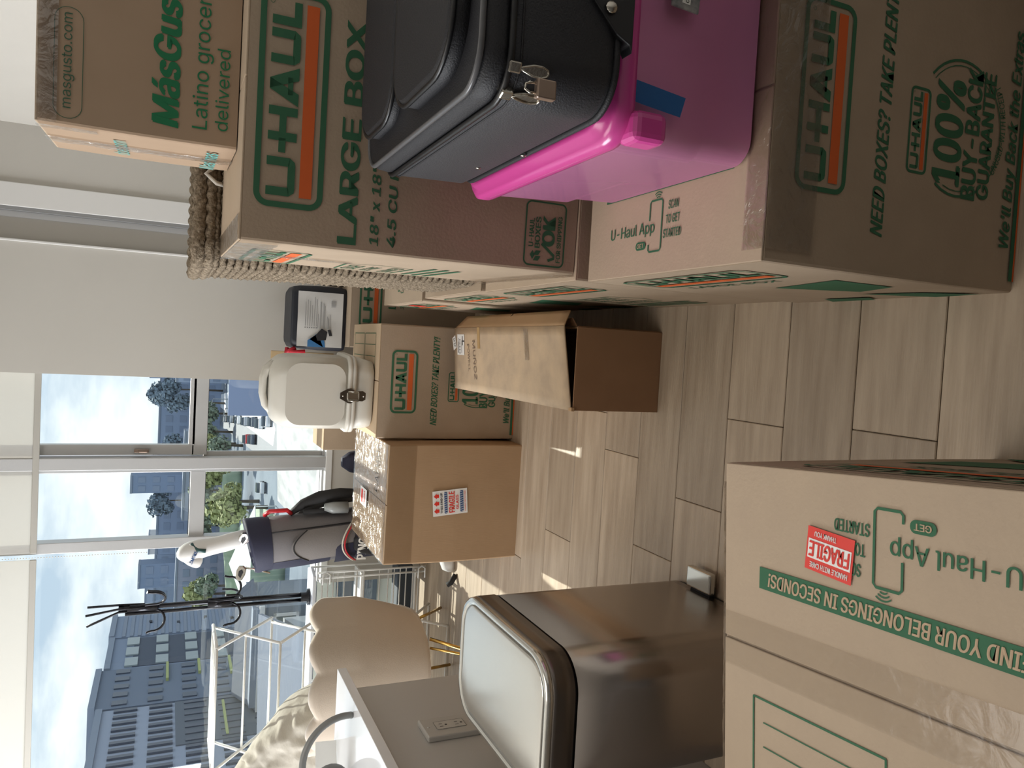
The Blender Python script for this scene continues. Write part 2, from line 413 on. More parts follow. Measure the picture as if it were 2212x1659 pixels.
def panel_need(fw, fh, par, face, s=1.0, bottom=True):
    g, o = Ink(), Ink(); k = fw / 0.54
    A = lambda x: x * k
    def Z(z): return fh * z / 0.60
    mover_logo(g, o, A(.12), A(.42), Z(.440), Z(.548))
    g.lay('logo_print', green_ink, par, face); g = Ink(); o.lay('logo_bar', orange_ink, par, face); o = Ink()
    g.text('NEED BOXES? TAKE PLENTY!', A(.065), Z(.350), A(.42), Z(.027), shear=.25, bold=.035)
    g.lay('slogan_lettering', green_ink, par, face); g = Ink()
    mover_logo(g, o, A(.180), A(.325), Z(.256), Z(.305), fr=A(.0045))
    g.strip([(A(.272) + A(.117) * math.cos(R(t)), Z(.178) + Z(.108) * math.sin(R(t))) for t in list(range(150, 210 + 1, 10))], A(.0045))
    g.strip([(A(.272) + A(.117) * math.cos(R(t)), Z(.178) + Z(.108) * math.sin(R(t))) for t in list(range(-50, 47, 8))], A(.0045))
    g.strip([(A(.272) + A(.108) * math.cos(R(t)), Z(.178) + Z(.099) * math.sin(R(t))) for t in list(range(-50, 47, 8))], A(.0018))
    g.strip([(A(.272) + A(.108) * math.cos(R(t)), Z(.178) + Z(.099) * math.sin(R(t))) for t in list(range(160, 211, 10))], A(.0018))
    g.text('100%', A(.175), Z(.172), A(.175), Z(.068), bold=.05)
    g.text('BUY-BACK', A(.155), Z(.128), A(.225), Z(.036), bold=.045)
    g.text('GUARANTEE', A(.160), Z(.092), A(.220), Z(.030), bold=.045)
    g.strip([(A(.272) + A(.117) * math.cos(R(t)), Z(.178) + Z(.108) * math.sin(R(t))) for t in range(228, 316, 8)], A(.0025))
    g.text('UNUSED–WITH RECEIPT', 0, 0, A(.17), Z(.014), bold=.02, arc=(A(.285), Z(.205), A(.147)))
    g.lay('guarantee_stamp', green_ink, par, face); g = Ink(); o.lay('stamp_bar', orange_ink, par, face); o = Ink()
    g.text("We'll Buy Back the Extras.", A(.075), Z(.024), A(.40), Z(.026), shear=.22, bold=.03)
    if bottom:
        g.lay('slogan_lettering', green_ink, par, face); g = Ink()
        g.rect(A(.02), A(.50), Z(.006), Z(.016)); o.rect(A(.02), A(.50), Z(.001), Z(.0055))
    g.lay('green_stripe', green_ink, par, face); o.lay('orange_stripe', orange_ink, par, face)

def panel_large(fw, fh, par, face):
    g, o = Ink(), Ink()
    # measured on the tall box: its face is 0.60 wide and 0.715 high, standing at z 0.614
    mover_logo(g, o, .068, .470, .562, .690, fr=.011)
    g.lay('logo_print', green_ink, par, face); g = Ink()
    g.text('LARGE BOX', .016, .494, .42, .036, bold=.045)
    g.lay('size_lettering', green_ink, par, face); g = Ink(); g.text('18" x 18" x 24"', .016, .449, .25, .0175, shear=.18, bold=.03)
    g.text('4.5 CU FT', .016, .414, .175, .0175, shear=.18, bold=.035)
    g.lay('size_lettering', green_ink, par, face); g = Ink()
    g.poly([(.150, .190), (.178, .190), (.178, .215), (.164, .232), (.150, .215)]); g.lay('arrow_print', green_ink, par, face); g = Ink()
    g.frame(.012, .149, .030, .126, .012, .0035)
    g.text('U-HAUL', .052, .106, .060, .011, bold=.04); g.text('BOXES', .050, .090, .066, .012, bold=.04)
    g.text('OK', .058, .055, .060, .029, bold=.06)
    g.strip([(.024, .068), (.030, .054), (.036, .054), (.060, .085)], .006)
    g.text('FOR SHIPPING', .022, .038, .10, .010, bold=.035)
    for dx in (0, .012):                             # little open-box mark
        g.poly([(.022 + dx, .092), (.032 + dx, .086), (.032 + dx, .098), (.022 + dx, .104)])
    g.poly([(.024, .106), (.034, .101), (.044, .106), (.034, .112)])
    g.lay('shipping_stamp', green_ink, par, face); o.lay('logo_bar', orange_ink, par, face)

def side_save(par, face, top, a=0.02, s=1.0):
    g, o = Ink(), Ink()
    mover_logo(g, o, a, a + .40 * s, top - .165 * s, top - .04 * s, fr=.009 * s)
    g.lay('logo_print', green_ink, par, face); g = Ink()
    x0, x1, y0, y1 = a + .02, a + .27 * s, top - .43 * s, top - .28 * s
    g.strip([(x0, y0), (x0, y1), (x1 - .05, y1 + .01), (x1, (y0 + y1) / 2 + .01), (x1 - .03, y0)], .006, True)
    g.text('SAVE!', x0 + .02, y1 - .045, .15, .035, bold=.04)
    g.text('BEST PRICE', x0 + .015, y1 - .085, .16, .024, bold=.03)
    g.text('GUARANTEED', x0 + .015, y0 + .015, .19, .028, bold=.03)
    g.lay('save_stamp', green_ink, par, face); g = Ink()
    for i in range(3): g.rect(x0, x0 + .30, y0 - .04 - .03 * i, y0 - .028 - .03 * i)
    g.lay('small_print', green_ink, par, face); o.lay('logo_bar', orange_ink, par, face)

def side_recycle(par, face, top, a=0.055):
    g, o = Ink(), Ink()
    mover_logo(g, o, a, a + .38, top - .17, top - .045, fr=.008)
    g.lay('logo_print', green_ink, par, face); g = Ink()
    g.text('LARGE BOX', a + .05, top - .21, .26, .02, bold=.03)
    g.lay('size_lettering', green_ink, par, face); g = Ink()
    g.poly([(.26, .310), (.455, .353), (.455, .208), (.345, .167)])
    g.lay('recycling_arrow', green_ink, par, face); g = Ink()
    g.poly([(.31, .128), (.425, .097), (.50, .023), (.395, .011)])
    g.lay('recycling_arrow', green_ink, par, face); g = Ink()
    g.poly([(.16, .069), (.275, .061), (.25, .012), (.13, .012)])
    g.lay('recycling_arrow', green_ink, par, face); o.lay('logo_bar', orange_ink, par, face)

def top_app(par, face, b0=0.0, banner=True, tilt=0.0):
    """face coordinates: a along the reading line, b up the page; banner foot at b=0"""
    g, k = Ink(), Ink()
    if banner:
        g.rect(-.012, .385, 0, .031); k.text('FIND YOUR BELONGINGS IN SECONDS!', 0, .006, .365, .019, shear=.1, bold=.03)
    g.lay('banner_print', green_ink, par, face, .0008); g = Ink(); k.lay('banner_lettering', kraft_ink, par, face, .0014); k = Ink()
    g.text('U-Haul App', .012, -.078, .155, .022, bold=.02)
    g.poly(rrect(.107, .141, -.108, -.092, .0075, 4)); k.text('GET', .113, -.104, .022, .008, bold=.03)
    g.strip([(.150, -.055), (.150, -.022), (.154, -.018), (.186, -.018), (.190, -.022), (.190, -.110), (.186, -.114), (.154, -.114), (.150, -.110), (.150, -.100)], .0036)
    for r_ in (.008, .0125, .017): g.strip(arc_pts(.175, -.0205, r_, 50, 130, 8), .0020)
    g.lay('app_print', green_ink, par, face, .0008); g = Ink()
    for i, t in enumerate((('SCAN', .030), ('TO GET', .042), ('STARTED', .054))):
        g.text(t[0], .224 - t[1] / 2, -.040 - .026 * i, t[1], .0155, bold=.03)
    g.lay('scan_lettering', green_ink, par, face, .0008)
    k.lay('button_lettering', kraft_ink, par, face, .0014)

def carton(name, label, w, d, h, loc, rz=0.0, group='moving boxes stacked along the right', seam='y', top_mat=None, tapes=(), bulge=0.0018, cat='box', body=None):
    """a closed carton: body, two top flaps with the gap between, tape strips"""
    t = thing(name, label, cat, loc, rz, group)
    b = MB(); n = 8
    def P(x, y, z):
        f = math.sin(math.pi * z / h) * bulge
        return Vector((x * (1 + 2 * f / w), y * (1 + 2 * f / d), z))
    cor = rrect(-w / 2, w / 2, -d / 2, d / 2, 0.006, 2)
    b.loft([[P(x, y, h_) for x, y in cor] for h_ in (0.0, h * .02, h * .25, h * .5, h * .75, h - .012, h - .0045)], True, True, False)
    bo = b.build('carton_body', body or card, t)
    gap = 0.004; tm = top_mat or card_top
    for sgn in (-1, 1):
        f = MB()
        if seam == 'y': f.box(min(sgn * gap / 2, sgn * (w / 2 - .001)), max(sgn * gap / 2, sgn * (w / 2 - .001)), -d / 2 + .001, d / 2 - .001, h - .0045, h)
        else: f.box(-w / 2 + .001, w / 2 - .001, min(sgn * gap / 2, sgn * (d / 2 - .001)), max(sgn * gap / 2, sgn * (d / 2 - .001)), h - .0045, h)
        f.build('flap', tm, t, bevel=.0015)
    for (x0, x1, y0, y1, z0, z1) in tapes:
        MB().box(x0, x1, y0, y1, z0, z1).build('tape_strip', tape, t)
    return t
def front(w, d): return ((-w / 2, -d / 2 - .0020, 0), (1, 0, 0), (0, 0, 1))
def left(w, d): return ((-w / 2 - .0020, d / 2, 0), (0, -1, 0), (0, 0, 1))
def right(w, d): return ((w / 2 + .0020, -d / 2, 0), (0, 1, 0), (0, 0, 1))

# ================================================================ the room
fl = MB().box(-4.2, 1.0, -1.6, 4.46, -0.06, -0.0145).build('floor', gap_m); struct(fl)
rowy = [1.057 + 0.2133 * k for k in range(-5, 16)]
fixed = {2: [-0.155], 3: [-0.42], 0: [-0.135, -2.1], 4: [-0.62, .95], 6: [-.2, -1.35], 7: [-.72], 5: [-.33, -1.9], 8: [-.1], 9: [-.9]}
pm = {}
for k in range(len(rowy)):
    y0 = rowy[k]; y1 = min(y0 + 0.2133, 4.455); kk = k - 5
    cuts = sorted(fixed.get(kk, []))
    xs = list(cuts) if cuts else [random.uniform(-2.4, -.8)]
    while xs[0] > -4.2: xs.insert(0, xs[0] - random.uniform(1.1, 1.9))
    while xs[-1] < 1.0: xs.append(xs[-1] + random.uniform(1.1, 1.9))
    for a, b in zip(xs, xs[1:]):
        a, b = max(a, -4.2), min(b, 1.0)
        if b - a < .02: continue
        o = MB().box(0, b - a - .0016, 0, y1 - y0 - .0022, -.014, 0).build('plank', wood_m, fl, bevel=.0018, seg=1)
        o.location = (a, y0, 0)
wm = MB().box(-4.2, 0.98, 4.40, 4.60, 2.50, 2.75); wall_back = wm.build('wall_back', wall_m); struct(wall_back)
MB().box(-1.40, -.2, 4.40, 4.60, 0, .555).build('wall_below_window', wall_m, wall_back)
MB().box(-1.40, -.2, 4.385, 4.66, .555, .592).build('window_sill', white_paint, wall_back, bevel=.004)
MB().box(-1.40, -.2, 4.388, 4.40, 0, .09).build('baseboard', white_paint, wall_back, bevel=.003)
w2 = MB().box(-.232, .385, 4.25, 4.62, 0, 2.75).build('wall_partition', wall_m); struct(w2)
w3 = MB().box(.655, .98, 4.25, 4.62, 0, 2.75).build('wall_beyond_closet', wall_m); struct(w3)
dr = MB().box(.385, .655, 4.44, 4.47, 0, 2.75).build('door_1', wall_m); struct(dr)
MB().box(.545, .655, 4.235, 4.27, 0, 2.74).build('door_casing', white_paint, dr, bevel=.003)
MB().box(.385, .395, 4.235, 4.262, 0, 2.74).build('door_stop', white_paint, dr, bevel=.002)
MB().box(.528, .545, 4.24, 4.30, 0, 2.74).build('door_seal', mat('grey_seal', (.25, .25, .25), .6), dr)
MB().box(.500, .527, 4.27, 4.30, 0, 2.74).build('door_edge', alu, dr)
MB().box(.395, .500, 4.29, 4.32, 0, 2.74).build('door_panel', wall_m, dr)
for nm, bx in (('wall_right', (.93, 1.05, -1.6, 4.6, 0, 2.75)), ('wall_left', (-4.3, -4.2, -1.6, 4.6, 0, 2.75)), ('wall_front', (-4.2, 1.0, -1.7, -1.6, 0, 2.75)), ('ceiling', (-4.3, 1.05, -1.7, 4.6, 2.75, 2.85))):
    struct(MB().box(*bx).build(nm, wall_m if nm != 'wall_front' else mat('darkened_front_wall', (.16, .15, .14), .7)))  # unseen wall_front is darkened to cut the light bounced onto box fronts

def window(name, x0, x1, z0, z1, panes, bars):
    t = bpy.data.objects.new(name, None); COL.objects.link(t); t['kind'] = 'structure'; t.location = ((x0 + x1) / 2, 4.44, z0)
    ox, oz = (x0 + x1) / 2, z0
    for (a, b, c, d, y0, y1) in bars: MB().box(a - ox, b - ox, y0, y1, c - oz, d - oz).build('window_frame', alu, t, bevel=.003)
    for (a, b, c, d) in panes:
        MB().box(a - ox, b - ox, .052, .056, c - oz, d - oz).build('pane', glass, t)
        e_ = MB(); s_ = .004
        for q in ((a, a + s_, c, d), (b - s_, b, c, d), (a, b, c, c + s_), (a, b, d - s_, d)): e_.box(q[0] - ox, q[1] - ox, .045, .051, q[2] - oz, q[3] - oz)
        e_.build('pane_seal', alu_dark, t)
    return t
wi1 = window('window_1', -.666, -.232, .592, 2.5, [(-.623, -.232, 1.302, 2.5), (-.655, -.232, .60, 1.226)],
    [(-.655, -.600, 1.290, 2.5, .0, .05), (-.655, -.232, 1.226, 1.302, .0, .06), (-.60, -.232, 1.285, 1.318, .0, .05), (-.666, -.232, .575, .602, .0, .06), (-.666, -.640, .59, 1.24, .03, .06)])
h = MB().box(0, .018, -.03, 0, -.035, .035).box(.002, .014, -.045, -.03, -.03, .012)
ho = h.build('window_handle', mat('bronze_handle', (.25, .18, .14), .35, .6), wi1, bevel=.003); ho.location = (.449 - .60 + -.04, -.0, 1.545 - .592)
wi2 = window('window_2', -1.155, -.666, .592, 2.5, [(-1.105, -.742, 1.302, 2.5), (-1.105, -.742, .602, 1.226)],
    [(-.727, -.664, .575, 2.5, -.05, .06), (-.749, -.727, .575, 2.5, .0, .06), (-1.11, -.742, 1.226, 1.302, .0, .06), (-1.155, -1.100, .575, 2.5, -.02, .06), (-1.155, -.742, .575, .604, .0, .06)])
wi3 = window('window_3', -4.2, -1.155, 0, 2.5, [(-4.2, -1.155, .604, 2.5), (-4.2, -1.405, .10, .596)],
    [(-1.40, -1.155, .575, .604, .0, .06), (-1.405, -1.392, 0.03, .60, .0, .06), (-4.2, -1.39, 0.0, .06, .0, .06), (-4.2, -1.39, .06, .10, .02, .06)])

def blind(label, x0, x1):
    t = thing('roller_blind', label, 'blind', ((x0 + x1) / 2, 4.395, 2.0), 0, 'roller blinds at the window')
    hw = (x1 - x0) / 2
    MB().box(-hw, hw, -.001, .001, .025, .62).build('blind_fabric', blind_m, t)
    MB().box(-hw, hw, -.008, .006, 0, .028).build('hem_bar', mat('blind_hem', (.42, .40, .36), .6), t, bevel=.003)
    c = MB().tube([(-hw, 0, .66), (hw, 0, .66)], .03, 16); c.build('blind_roll', white_paint, t)
    return t
blind('narrow cream roller blind beside the plain wall, with mullion showing through', -1.140, -.236)
blind('wide cream roller blind above the big pane, hanging over the coat rack', -4.18, -1.172)
ch = MB()
for k in range(60): ch.sphere((0, 0, -k * .0125), .003, 6, 4)
co = ch.build('bead_chain', white_plastic); co.location = (-1.158, 4.37, 2.24); tag(co, 'thin white bead chain hanging beside the window mullion', 'chain')

# ================================================================ the right-hand stack of moving boxes
# box at the front right
B = carton('moving_box', 'large dark-faced moving box nearest the camera at right, under the pink bin', .54, .54, .600, (.43, 1.200, 0), R(0))
panel_need(.54, .60, B, front(.54, .54))
side_recycle(B, left(.54, .54), .60)
top_app(B, ((-.27 + .157, .27 - .078, .6005), (0, -1, 0), (1, 0, 0)))
tp = MB()
tp.grid(lambda u, v: Vector((-.25 + .50 * u, -.2735 - .0012 * abs(noise.noise(Vector((u * 9, v * 3, 3)))), .50 + .10 * v)), 40, 8)
tp.grid(lambda u, v: Vector((-.25 + .50 * u, -.2735 + .05 * v, .6012 + .0015 * abs(noise.noise(Vector((u * 9, v * 3, 1)))))), 40, 4); tp.build('tape_strip', tape, B)
# box under the tall one
A2 = carton('moving_box', 'moving box on the floor directly under the tall box, behind the front one', .54, .54, .605, (.435, 1.785, 0), R(0))
side_save(A2, left(.54, .54), .605)
# tall LARGE box on top
A = carton('moving_box', 'tall dark-faced large box standing on another box, behind the suitcase', .60, .57, .712, (.488, 1.80, .607), R(-1.8), top_mat=card_topx)
panel_large(.60, .712, A, front(.60, .57)); side_save(A, left(.60, .57), .712)
tp = MB()
def crumple(o_, ux, uy, w, h, nu, nv, amp, seed, nrm):
    o_, ux, uy, nrm = Vector(o_), Vector(ux), Vector(uy), Vector(nrm)
    return lambda u, v: o_ + ux * (w * u) + uy * (h * v) + nrm * (amp * (.6 + abs(noise.noise(Vector((u * 11 + seed, v * 5, seed)))) + .5 * noise.noise(Vector((u * 25, v * 12 + seed, 2)))))
tp.grid(crumple((-.302, .285, -.035), (0, -1, 0), (0, 0, 1), .57, .085, 70, 12, .004, 1, (-1, 0, 0)), 70, 12)
tp.build('crumpled_tape', tape, A)
tp = MB(); tp.grid(crumple((-.302, .285, .64), (0, -1, 0), (0, 0, 1), .57, .074, 60, 8, .0025, 4, (-1, 0, 0)), 60, 8)
tp.grid(crumple((-.30, .285, .7125), (0, -1, 0), (1, 0, 0), .57, .05, 60, 6, .002, 4, (0, 0, 1)), 60, 6); tp.build('tape_strip', tape, A)
tp = MB(); tp.grid(crumple((-.3025, .03, .44), (0, -1, 0), (0, 0, 1), .05, .27, 8, 40, .002, 9, (-1, 0, 0)), 8, 40); tp.build('tape_strip', tape, A)
# grocery box
Mg = carton('grocery_box', 'brown grocery delivery box with green lettering, topmost of the tall stack', .56, .30, .345, (.656, 1.775, 1.321), R(-3), group=None, seam='x', body=mat('grocery_cardboard', (.36, .26, .18), .85, var=(9, (.33, .235, .16), .3), spec=.2))
g = Ink(); g.text('MásGusto', .028, .108, .285, .045, shear=.12, bold=.055); g.lay('green_script', bright_green_ink, Mg, front(.56, .30))
g = Ink(); g.text('Latino groceries', .030, .056, .298, .027, bold=.012); g.text('delivered', .032, .018, .155, .024, bold=.012)
g.lay('green_lettering', bright_green_ink, Mg, front(.56, .30))
g = Ink(); g.text('masgusto.com', .030, .288, .168, .017, bold=.004); g.strip(rrect(.012, .208, .270, .316, .022, 6), .0012, True); g.lay('web_address', mat('dark_green_ink', (.03, .09, .05), .7), Mg, front(.56, .30))
g = Ink(); g.text('Mas! mas', .02, .03, .22, .03, shear=.2, bold=.03); g.lay('teal_print', teal_ink, Mg, ((-.2832, .15, 0), (0, -1, 0), (0, 0, 1))); g = Ink(); g.text('doe.com', .06, .20, .17, .03, bold=.02)
g.lay('teal_print', teal_ink, Mg, ((-.2832, .15, 0), (0, -1, 0), (0, 0, 1)))
tp = MB(); tp.grid(crumple((-.2825, .03, .0), (0, -1, 0), (0, 0, 1), .055, .345, 8, 50, .003, 7, (-1, 0, 0)), 8, 50)
tp.grid(crumple((-.2825, -.115, .245), (0, -1, 0), (0, 0, 1), .034, .10, 6, 16, .002, 5, (-1, 0, 0)), 6, 16); tp.build('tape_strip', tape, Mg)
tp = MB(); tp.grid(crumple((-.28, -.1525, .31), (1, 0, 0), (0, 0, 1), .56, .034, 60, 5, .0008, 2, (0, -1, 0)), 60, 5)
tp.grid(crumple((.145, -.1535, .175), (1, 0, 0), (0, 0, 1), .058, .17, 12, 24, .003, 12, (0, -1, 0)), 12, 24); tp.build('tape_strip', tape, Mg)
# C and D
Cb = carton('moving_box', 'moving box standing under the wicker basket', .54, .54, .600, (.440, 2.372, 0), R(0)); side_recycle(Cb, left(.54, .54), .600)
top_app(Cb, ((-.27 + .157, .27 - .105, .6005), (0, -1, 0), (1, 0, 0)))
D = carton('moving_box', 'farthest low moving box behind the wicker basket, with a red sticker on its side', .54, .54, .600, (.432, 2.945, 0), R(0)); side_recycle(D, left(.54, .54), .600)
top_app(D, ((-.27 + .157, .27 - .105, .6005), (0, -1, 0), (1, 0, 0)))
g = Ink(); g.poly([(.21, .50), (.30, .50), (.29, .56), (.22, .56)]); g.lay('red_sticker', red_ink, D, left(.54, .54), .0016)
# E
E_ = carton('moving_box', 'dark-faced moving box half hidden behind the others, under the black storage bag', .60, .54, .640, (.275, 3.955, 0), R(0))
g, o_ = Ink(), Ink(); mover_logo(g, o_, .10, .52, .49, .60); g.lay('logo_print', green_ink, E_, front(.60, .54)); g = Ink(); g.text('LARGE BOX', .20, .42, .26, .036, bold=.04); g.text('18" x 18" x 24"', .2, .38, .24, .017, shear=.2, bold=.03)
g.lay('size_lettering', green_ink, E_, front(.60, .54)); o_.lay('logo_bar', orange_ink, E_, front(.60, .54))
# F
F_ = carton('moving_box', 'moving box on the floor carrying the white lidded bin', .482, .50, .630, (-.156, 3.385, 0), R(0), group='moving boxes on the floor in the middle', seam='y', top_mat=card_light)
panel_need(.482, .63, F_, front(.482, .50))
g = Ink()
for b0 in (.07, .275):
    g.frame(-.10, .20, b0, b0 + .19, .001, .003)
    for k in range(1, 6): g.rect(-.10 + .05 * k, -.0975 + .05 * k, b0, b0 + .19)
g.lay('contents_table', green_ink, F_, ((0, -.25, .6305), (1, 0, 0), (0, 1, 0)))

# glass box in the sun
GL = carton('shipping_box', 'tall taped shipping box with a fragile glass label, standing in the sun by the window', .50, .60, .597, (-.656, 3.335, 0), R(-1.0), group=None, seam='y', top_mat=mat('shipping_box_lid', (.62, .47, .32), .7, var=(10, (.52, .38, .25), .3)), body=mat('shipping_box_cardboard', (.42, .28, .165), .85, var=(6, (.36, .235, .135), .35), bump=(30, .1, 4, (14, 14, 1)), spec=.25), bulge=.004)
tp = MB(); tp.grid(crumple((-.25, -.3035, .48), (1, 0, 0), (0, 0, 1), .50, .117, 80, 16, .001, 21, (0, -1, 0)), 80, 16); tp.build('tape_band', tape_flat, GL); tp = MB()
tp.grid(crumple((-.25, -.30, .5985), (1, 0, 0), (0, 1, 0), .50, .60, 70, 70, .003, 22, (0, 0, 1)), 70, 70); tp.build('tape_wrap', tape, GL)
g = Ink(); g.rect(0, .108, 0, .155); g.lay('shipping_label', white_ink, GL, ((-.040, -.3045, .240), (.995, 0, .09), (-.09, 0, .995)), .003)
fc = ((-.040, -.3045, .240), (.995, 0, .09), (-.09, 0, .995))
g, b_, k_ = Ink(), Ink(), Ink()
for i in range(3):
    x = .022 + .032 * i; g.poly([(x - .012, .137), (x + .012, .137), (x, .150)]); g.rect(x - .007, x + .007, .127, .137)
g.text('FRAGILE', .010, .058, .090, .025, bold=.04); g.text('GLASS', .022, .040, .06, .012, bold=.03); g.text('HANDLE WITH CARE', .010, .008, .088, .005, bold=.02)
k_.text('THIS END UP', .010, .112, .088, .009, bold=.03)
b_.poly(rrect(.008, .100, .090, .104, .004, 3)); b_.poly(rrect(.008, .100, .018, .033, .004, 3))
wl = Ink()
for i in range(11):
    for bb in (.090, .018): wl.poly([(.010 + .008 * i, bb), (.0115 + .008 * i, bb), (.0175 + .008 * i, bb + .0145), (.016 + .008 * i, bb + .0145)])
g.lay('red_lettering', red_ink, GL, fc, .0045); k_.lay('black_lettering', black_ink, GL, fc, .0045); b_.lay('blue_stripe', blue_ink, GL, fc, .0042); wl.lay('white_hatching', white_ink, GL, fc, .0047)
tp = face = ((-.25, -.30, .605), (1, 0, 0), (0, 1, 0))
g = Ink(); g.text('PLAT MAT!', .28, .12, .19, .05, bold=.0); g.lay('handwriting', black_ink, GL, tp)
g, k_ = Ink(), Ink(); g.rect(.17, .25, .30, .42); g.lay('top_label', white_ink, GL, tp, .001); k_.rect(.18, .24, .37, .40); k_.text('FRAGILE', .18, .33, .06, .02, bold=.03); k_.lay('red_lettering', red_ink, GL, tp, .0018)

# small sunlit box and dark thing behind
sb = carton('small_box', 'small open-topped brown box in the sun behind the white bin', .42, .30, .715, (-.335, 3.98, 0), R(0), group=None, top_mat=card_light, body=card)
dk = MB(); dk.loft([[Vector((x, y, z)) for x, y in rrect(-.06 * q, .06 * q, -.05 * q, .05 * q, .03 * q, 4)] for z, q in ((0, .9), (.1, 1), (.5, 1), (.56, .85), (.60, .4))], True, True)
dk = dk.build('cloth_bundle', navy_fab, None); dk.location = (-.62, 3.92, 0); tag(dk, 'dark navy bundle poking up beside the small sunlit box', 'bundle')

# ================================================================ the open long box with the raised lid
ob = thing('long_open_box', 'long brown box lying open on the floor with handwriting on its lid', 'box', (-.043, 2.56, 0), R(0))
w_, d_, h_ = .255, 1.05, .308; th = .005
bx = MB()
bx.box(-w_ / 2, w_ / 2, -d_ / 2, d_ / 2, 0, th).box(-w_ / 2, -w_ / 2 + th, -d_ / 2, d_ / 2, 0, h_).box(w_ / 2 - th, w_ / 2, -d_ / 2, d_ / 2, 0, h_ - .01).box(-w_ / 2, w_ / 2, d_ / 2 - th, d_ / 2, 0, h_)
bx.build('box_body', card_tan, ob, bevel=.001)
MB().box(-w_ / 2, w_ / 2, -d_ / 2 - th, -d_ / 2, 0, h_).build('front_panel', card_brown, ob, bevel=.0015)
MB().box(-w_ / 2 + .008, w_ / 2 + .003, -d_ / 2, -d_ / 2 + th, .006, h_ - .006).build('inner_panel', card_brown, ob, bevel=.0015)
lid = MB()
def lidz(x, y):   # x across, y along; the right near corner is lifted
    u = (x + w_ / 2) / w_; v = (y + d_ / 2) / d_
    return h_ + .004 + (.040 * (1 - v) + .014 * v) * u
def lidtop(u, v):
    x = -w_ / 2 + (w_ + .0) * u; y = -d_ / 2 + (d_ - .02 + .03 * (0)) * v
    return Vector((x, y, lidz(x, y)))
lid.grid(lidtop, 8, 20); lo_ = lid.build('lid', lid_card, ob, solid=.005)
fo = MB().grid(lambda u, v: Vector((w_ / 2 + .048 * u, -d_ / 2 + .02 * (1 - u) * 0 + (.02 * u if v < .5 else -.05 * u) + (d_ - .03) * v, lidz(w_ / 2, -d_ / 2 + d_ * v) - .030 * u)), 4, 20).build('side_flap', card_tan, ob, solid=.004)
MB().grid(lambda u, v: Vector((w_ / 2 + .001 + .025 * v, -d_ / 2 + .02 + .22 * u, h_ - .012 + .018 * v - .05 * u * v)), 6, 3).build('bent_flap', card_brown, ob, solid=.004)
MB().box(-w_ / 2 - .002, -w_ / 2 + .01, -d_ / 2 - .009, -d_ / 2 + .01, h_ - .004, h_ + .008).build('corner_tab', card_tan, ob, bevel=.002)
ty = .054 / w_
lf = (lambda a, b, n_: None)
lu = Vector((w_, 0, .034)).normalized(); lv = Vector((0, 1, -.012)).normalized()
def lidface(x, y, rot=0):  # origin on the lid, writing seen from the left side of the box
    lu = Vector((.1, 0, lidz(x + .1, y) - lidz(x, y))).normalized(); lv = Vector((0, .1, lidz(x, y + .1) - lidz(x, y))).normalized()
    c, s_ = math.cos(R(rot)), math.sin(R(rot)); o = Vector((x, y, lidz(x, y) + .0038))
    a = lu * c + lv * s_; b = lv * c - lu * s_
    return (o, a, b)
g = Ink(); g.rect(0, .085, 0, .085); g.lay('shipping_label', white_ink, ob, lidface(.015, .38), .0003)
k_ = Ink()
for i in range(14): k_.rect(.006 + .0045 * i, .006 + .0045 * i + (.0012 if i % 3 else .0026), .045, .060)
k_.rect(.008, .07, .068, .071); k_.rect(.008, .055, .074, .077); k_.rect(.008, .06, .03, .033); k_.rect(.04, .078, .018, .026); k_.rect(.055, .06, .0, .02)
k_.lay('label_print', black_ink, ob, lidface(.015, .38), .0008)
g = Ink(); g.rect(0, .055, 0, .04); g.lay('white_sticker', white_ink, ob, lidface(.045, .475, 20), .0004)
g = Ink(); g.text('J2J7', .008, .008, .04, .02); g.lay('sticker_number', black_ink, ob, lidface(.045, .475, 20), .0009)
g = Ink(); g.text('MUÑOZ', 0, 0, .155, .028, shear=.1, bold=0.0); g.lay('handwriting', pen_ink, ob, lidface(.075, .285, 187))
g = Ink(); g.text('POWELL', 0, 0, .11, .022, shear=.1, bold=0.0); g.lay('handwriting', pen_ink, ob, lidface(.060, .345, 187))
for q, mm in (((.075, .105, .235), tan_tape), ((-.02, .127, -.30), tape)):
    pass
tpm = MB(); tpm.grid(lambda u, v: Vector((.045 + .0825 * u, .20 + .028 * v, lidz(.045 + .0825 * u, .20) + .0034)), 6, 2); tpm.build('paper_tape', tan_tape, ob)
tpm = MB(); tpm.grid(lambda u, v: Vector((.015 + .105 * u, -.26 + .035 * v, lidz(.015 + .105 * u, -.26) + .0040)), 6, 2); tpm.build('clear_tape', tape, ob)

# ================================================================ near box at the lower left
w_, d_, h_ = .53, .54, .635
Gb = carton('moving_box', 'moving box close to the camera at lower left, red fragile sticker on top', w_, d_, h_, (0, 0, 0), R(5.3), group=None, top_mat=card_topx)
cx, sy_ = math.cos(R(5.3)), math.sin(R(5.3))
Gb.location = (-.154 - (w_ / 2 * cx - d_ / 2 * sy_), .939 - (w_ / 2 * sy_ + d_ / 2 * cx), 0)
top_app(Gb, ((w_ / 2 - .158, -d_ / 2 + .078, h_ + .0005), (.03, 1, 0), (-1, .03, 0)))
fs = ((w_ / 2 - .083, -d_ / 2 + .293, h_ + .0018), (.12, .993, 0), (-.993, .12, 0))
g = Ink(); g.rect(0, .077, 0, .058); g.lay('fragile_sticker', red_ink, Gb, fs, .0005)
g, k_ = Ink(), Ink(); g.rect(.003, .074, .016, .042); g.lay('white_band', white_ink, Gb, fs, .0009); k_.text('FRAGILE', .006, .019, .065, .020, bold=.05); k_.lay('red_lettering', red_ink, Gb, fs, .0013)
